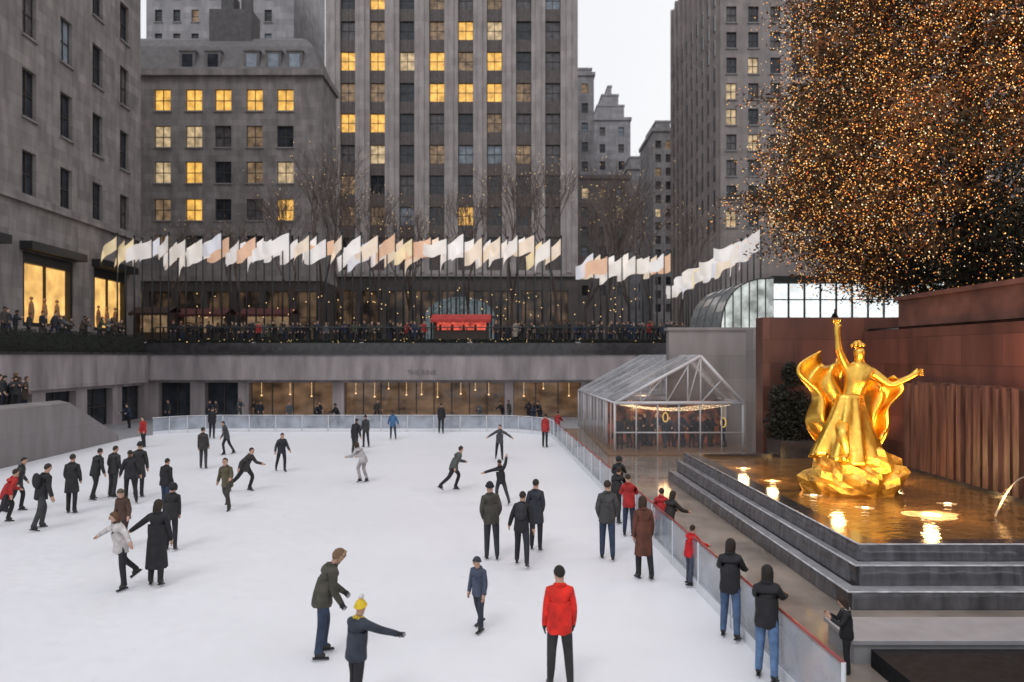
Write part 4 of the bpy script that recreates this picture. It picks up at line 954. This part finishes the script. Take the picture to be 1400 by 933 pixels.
lamp('wall_lamp','SPOT',(11.6,24.8,1.4),330,(1,.46,.25),.3,(13.0,27.5,4.6),90)
lamp('wall_lamp','POINT',(12.2,19,4.8),45,(1,.42,.22),.3)
mb=MB(); mb.box(5.1,13.1,10.9,11.8,.2,.5); mb.box(5.05,13.1,10.85,11.85,.502,.56)
mb.obj('stone_bench_ledge',CONC,origin=(9,11.3,.2),label='long pale stone ledge beside the walkway',cat='ledge')
mb=MB(); mb.box(5.3,13.1,6.5,10.8,.2,.46); mb.obj('dark_planter',M('planter_black',(.010,.011,.014),.6,scale=10,var=.6,spec=.2),origin=(9,9,.2),label='low black planter bed beside the ledge',cat='planter')

# ------------------------------------------------------------ big lit conifer
TX,TY=22.3,35.5
TR=thing('christmas_tree','huge conifer covered in thousands of tiny orange lights','tree',(TX,TY,6.0))
def trad(z):
    if z<12.2: return 2.5+7.8*math.sqrt(max(0,(z-7.4)/4.8))
    return 10.3*(1-((z-12.2)/38.0))**.8
mb=MB(); mb.path([(TX,TY,5.8),(TX,TY,14),(TX,TY,30),(TX,TY,46)],[.75,.6,.35,.06],10)
mb.obj('trunk',BARK,TR,origin=(TX,TY,6.0))
cl=[]
rs=np.random.RandomState(5)
while len(cl)<2700:
    z=7.4+30*rs.rand()**1.2; r=trad(z)
    if rs.rand()>r/10.3+.05: continue
    a=rs.rand()*2*math.pi
    if math.sin(a)>.35 and rs.rand()<.85: continue
    dk=math.sin(a*5+z*.55)*math.sin(a*3.1-z*.8+2)
    if dk>.55 and rs.rand()<.45 and TX+r*math.cos(a)<17: continue
    f=1.0+.10*math.sin(a*9+z*1.1)+.09*math.sin(a*17-z*2.1)+.05*math.sin(z*3.7+a*4)+rs.normal()*.04
    f*=(1-.5*rs.rand()**1.8)
    cl.append((TX+r*f*math.cos(a),TY+r*f*math.sin(a),z-.9*f+.6,a))
cl=np.array(cl)
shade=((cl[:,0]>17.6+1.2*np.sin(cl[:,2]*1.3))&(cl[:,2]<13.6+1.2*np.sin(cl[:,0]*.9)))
def tree_mesh(name,per,sz,mats,spread):
    n=len(cl)*per; idx=np.repeat(np.arange(len(cl)),per)
    out=np.stack([np.cos(cl[idx,3]),np.sin(cl[idx,3]),np.full(n,-.25)],1)
    tt=rs.rand(n,1)
    pts=cl[idx,:3]-out*(tt*2.0)+rs.normal(size=(n,3))*spread*np.array([1,1,.5])
    d=out*.7+rs.normal(size=(n,3))*.7; d/=np.linalg.norm(d,axis=1)[:,None]; e=np.cross(d,rs.normal(size=(n,3))); e/=np.linalg.norm(e,axis=1)[:,None]
    s=sz*rs.uniform(.6,1.3,size=(n,1))
    v=np.stack([pts-d*s*.5,pts+e*s*.17,pts+d*s*.5,pts-e*s*.17],1).reshape(-1,3)-np.array([TX,TY,6.0])
    me=bpy.data.meshes.new(name); me.vertices.add(n*4); me.vertices.foreach_set('co',v.ravel()); me.loops.add(n*4); me.loops.foreach_set('vertex_index',np.arange(n*4,dtype=np.int32)); me.polygons.add(n); me.polygons.foreach_set('loop_start',np.arange(n,dtype=np.int32)*4)
    for m in mats: me.materials.append(m)
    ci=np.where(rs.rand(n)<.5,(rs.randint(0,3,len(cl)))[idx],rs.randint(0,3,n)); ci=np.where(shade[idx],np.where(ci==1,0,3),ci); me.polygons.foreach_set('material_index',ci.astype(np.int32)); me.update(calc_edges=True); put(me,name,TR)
tree_mesh('crown',125,.25,[M('needles_dark',(.035,.025,.013),.8,var=.5,scale=2),M('needles_bulb_glow',(.16,.068,.022),.8,var=.4,scale=2),M('needles_glow_tinted',(.085,.045,.02),.8,var=.4,scale=2),M('needles_green',(.02,.021,.013),.8,var=.4,scale=2)],.5)  # warm bulb glow is painted into the orange and brown needle colours
LM=[M('bulb',c,.4,emit=c,estr=e_) for c,e_ in(((1,.40,.08),1.15),((1,.56,.18),1.3),((1,.80,.52),1.4),((.9,.17,.04),.9),((.3,.45,.4),.5),((.85,.30,.06),.9))]
for m in LM: m.cycles.emission_sampling='NONE'
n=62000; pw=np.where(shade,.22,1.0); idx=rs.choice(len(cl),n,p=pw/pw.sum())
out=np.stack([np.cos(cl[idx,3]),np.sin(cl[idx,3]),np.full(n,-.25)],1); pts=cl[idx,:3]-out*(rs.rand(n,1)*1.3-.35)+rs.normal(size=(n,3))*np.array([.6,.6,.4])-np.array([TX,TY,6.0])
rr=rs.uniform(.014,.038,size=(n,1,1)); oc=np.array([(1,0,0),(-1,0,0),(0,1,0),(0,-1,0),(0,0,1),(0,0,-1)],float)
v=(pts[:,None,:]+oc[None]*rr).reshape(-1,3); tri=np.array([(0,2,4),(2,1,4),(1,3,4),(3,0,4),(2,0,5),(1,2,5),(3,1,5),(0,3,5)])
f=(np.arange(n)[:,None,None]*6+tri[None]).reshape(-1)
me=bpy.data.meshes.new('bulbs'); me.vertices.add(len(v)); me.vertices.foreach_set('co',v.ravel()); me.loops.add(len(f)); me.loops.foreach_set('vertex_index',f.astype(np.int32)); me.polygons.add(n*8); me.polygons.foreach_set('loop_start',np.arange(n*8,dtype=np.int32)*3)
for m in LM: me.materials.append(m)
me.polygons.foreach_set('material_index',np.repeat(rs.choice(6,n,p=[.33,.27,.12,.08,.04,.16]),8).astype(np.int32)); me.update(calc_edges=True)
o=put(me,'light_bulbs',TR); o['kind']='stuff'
for p in((13.5,26,12),(15.5,25,19),(20,23,17)): lamp('tree_fill_light','POINT',p,420,(1,.56,.26),1.5)  # added fill lights, standing in for the bulbs' glow on the needles
print('OBJS',len(bpy.data.objects))
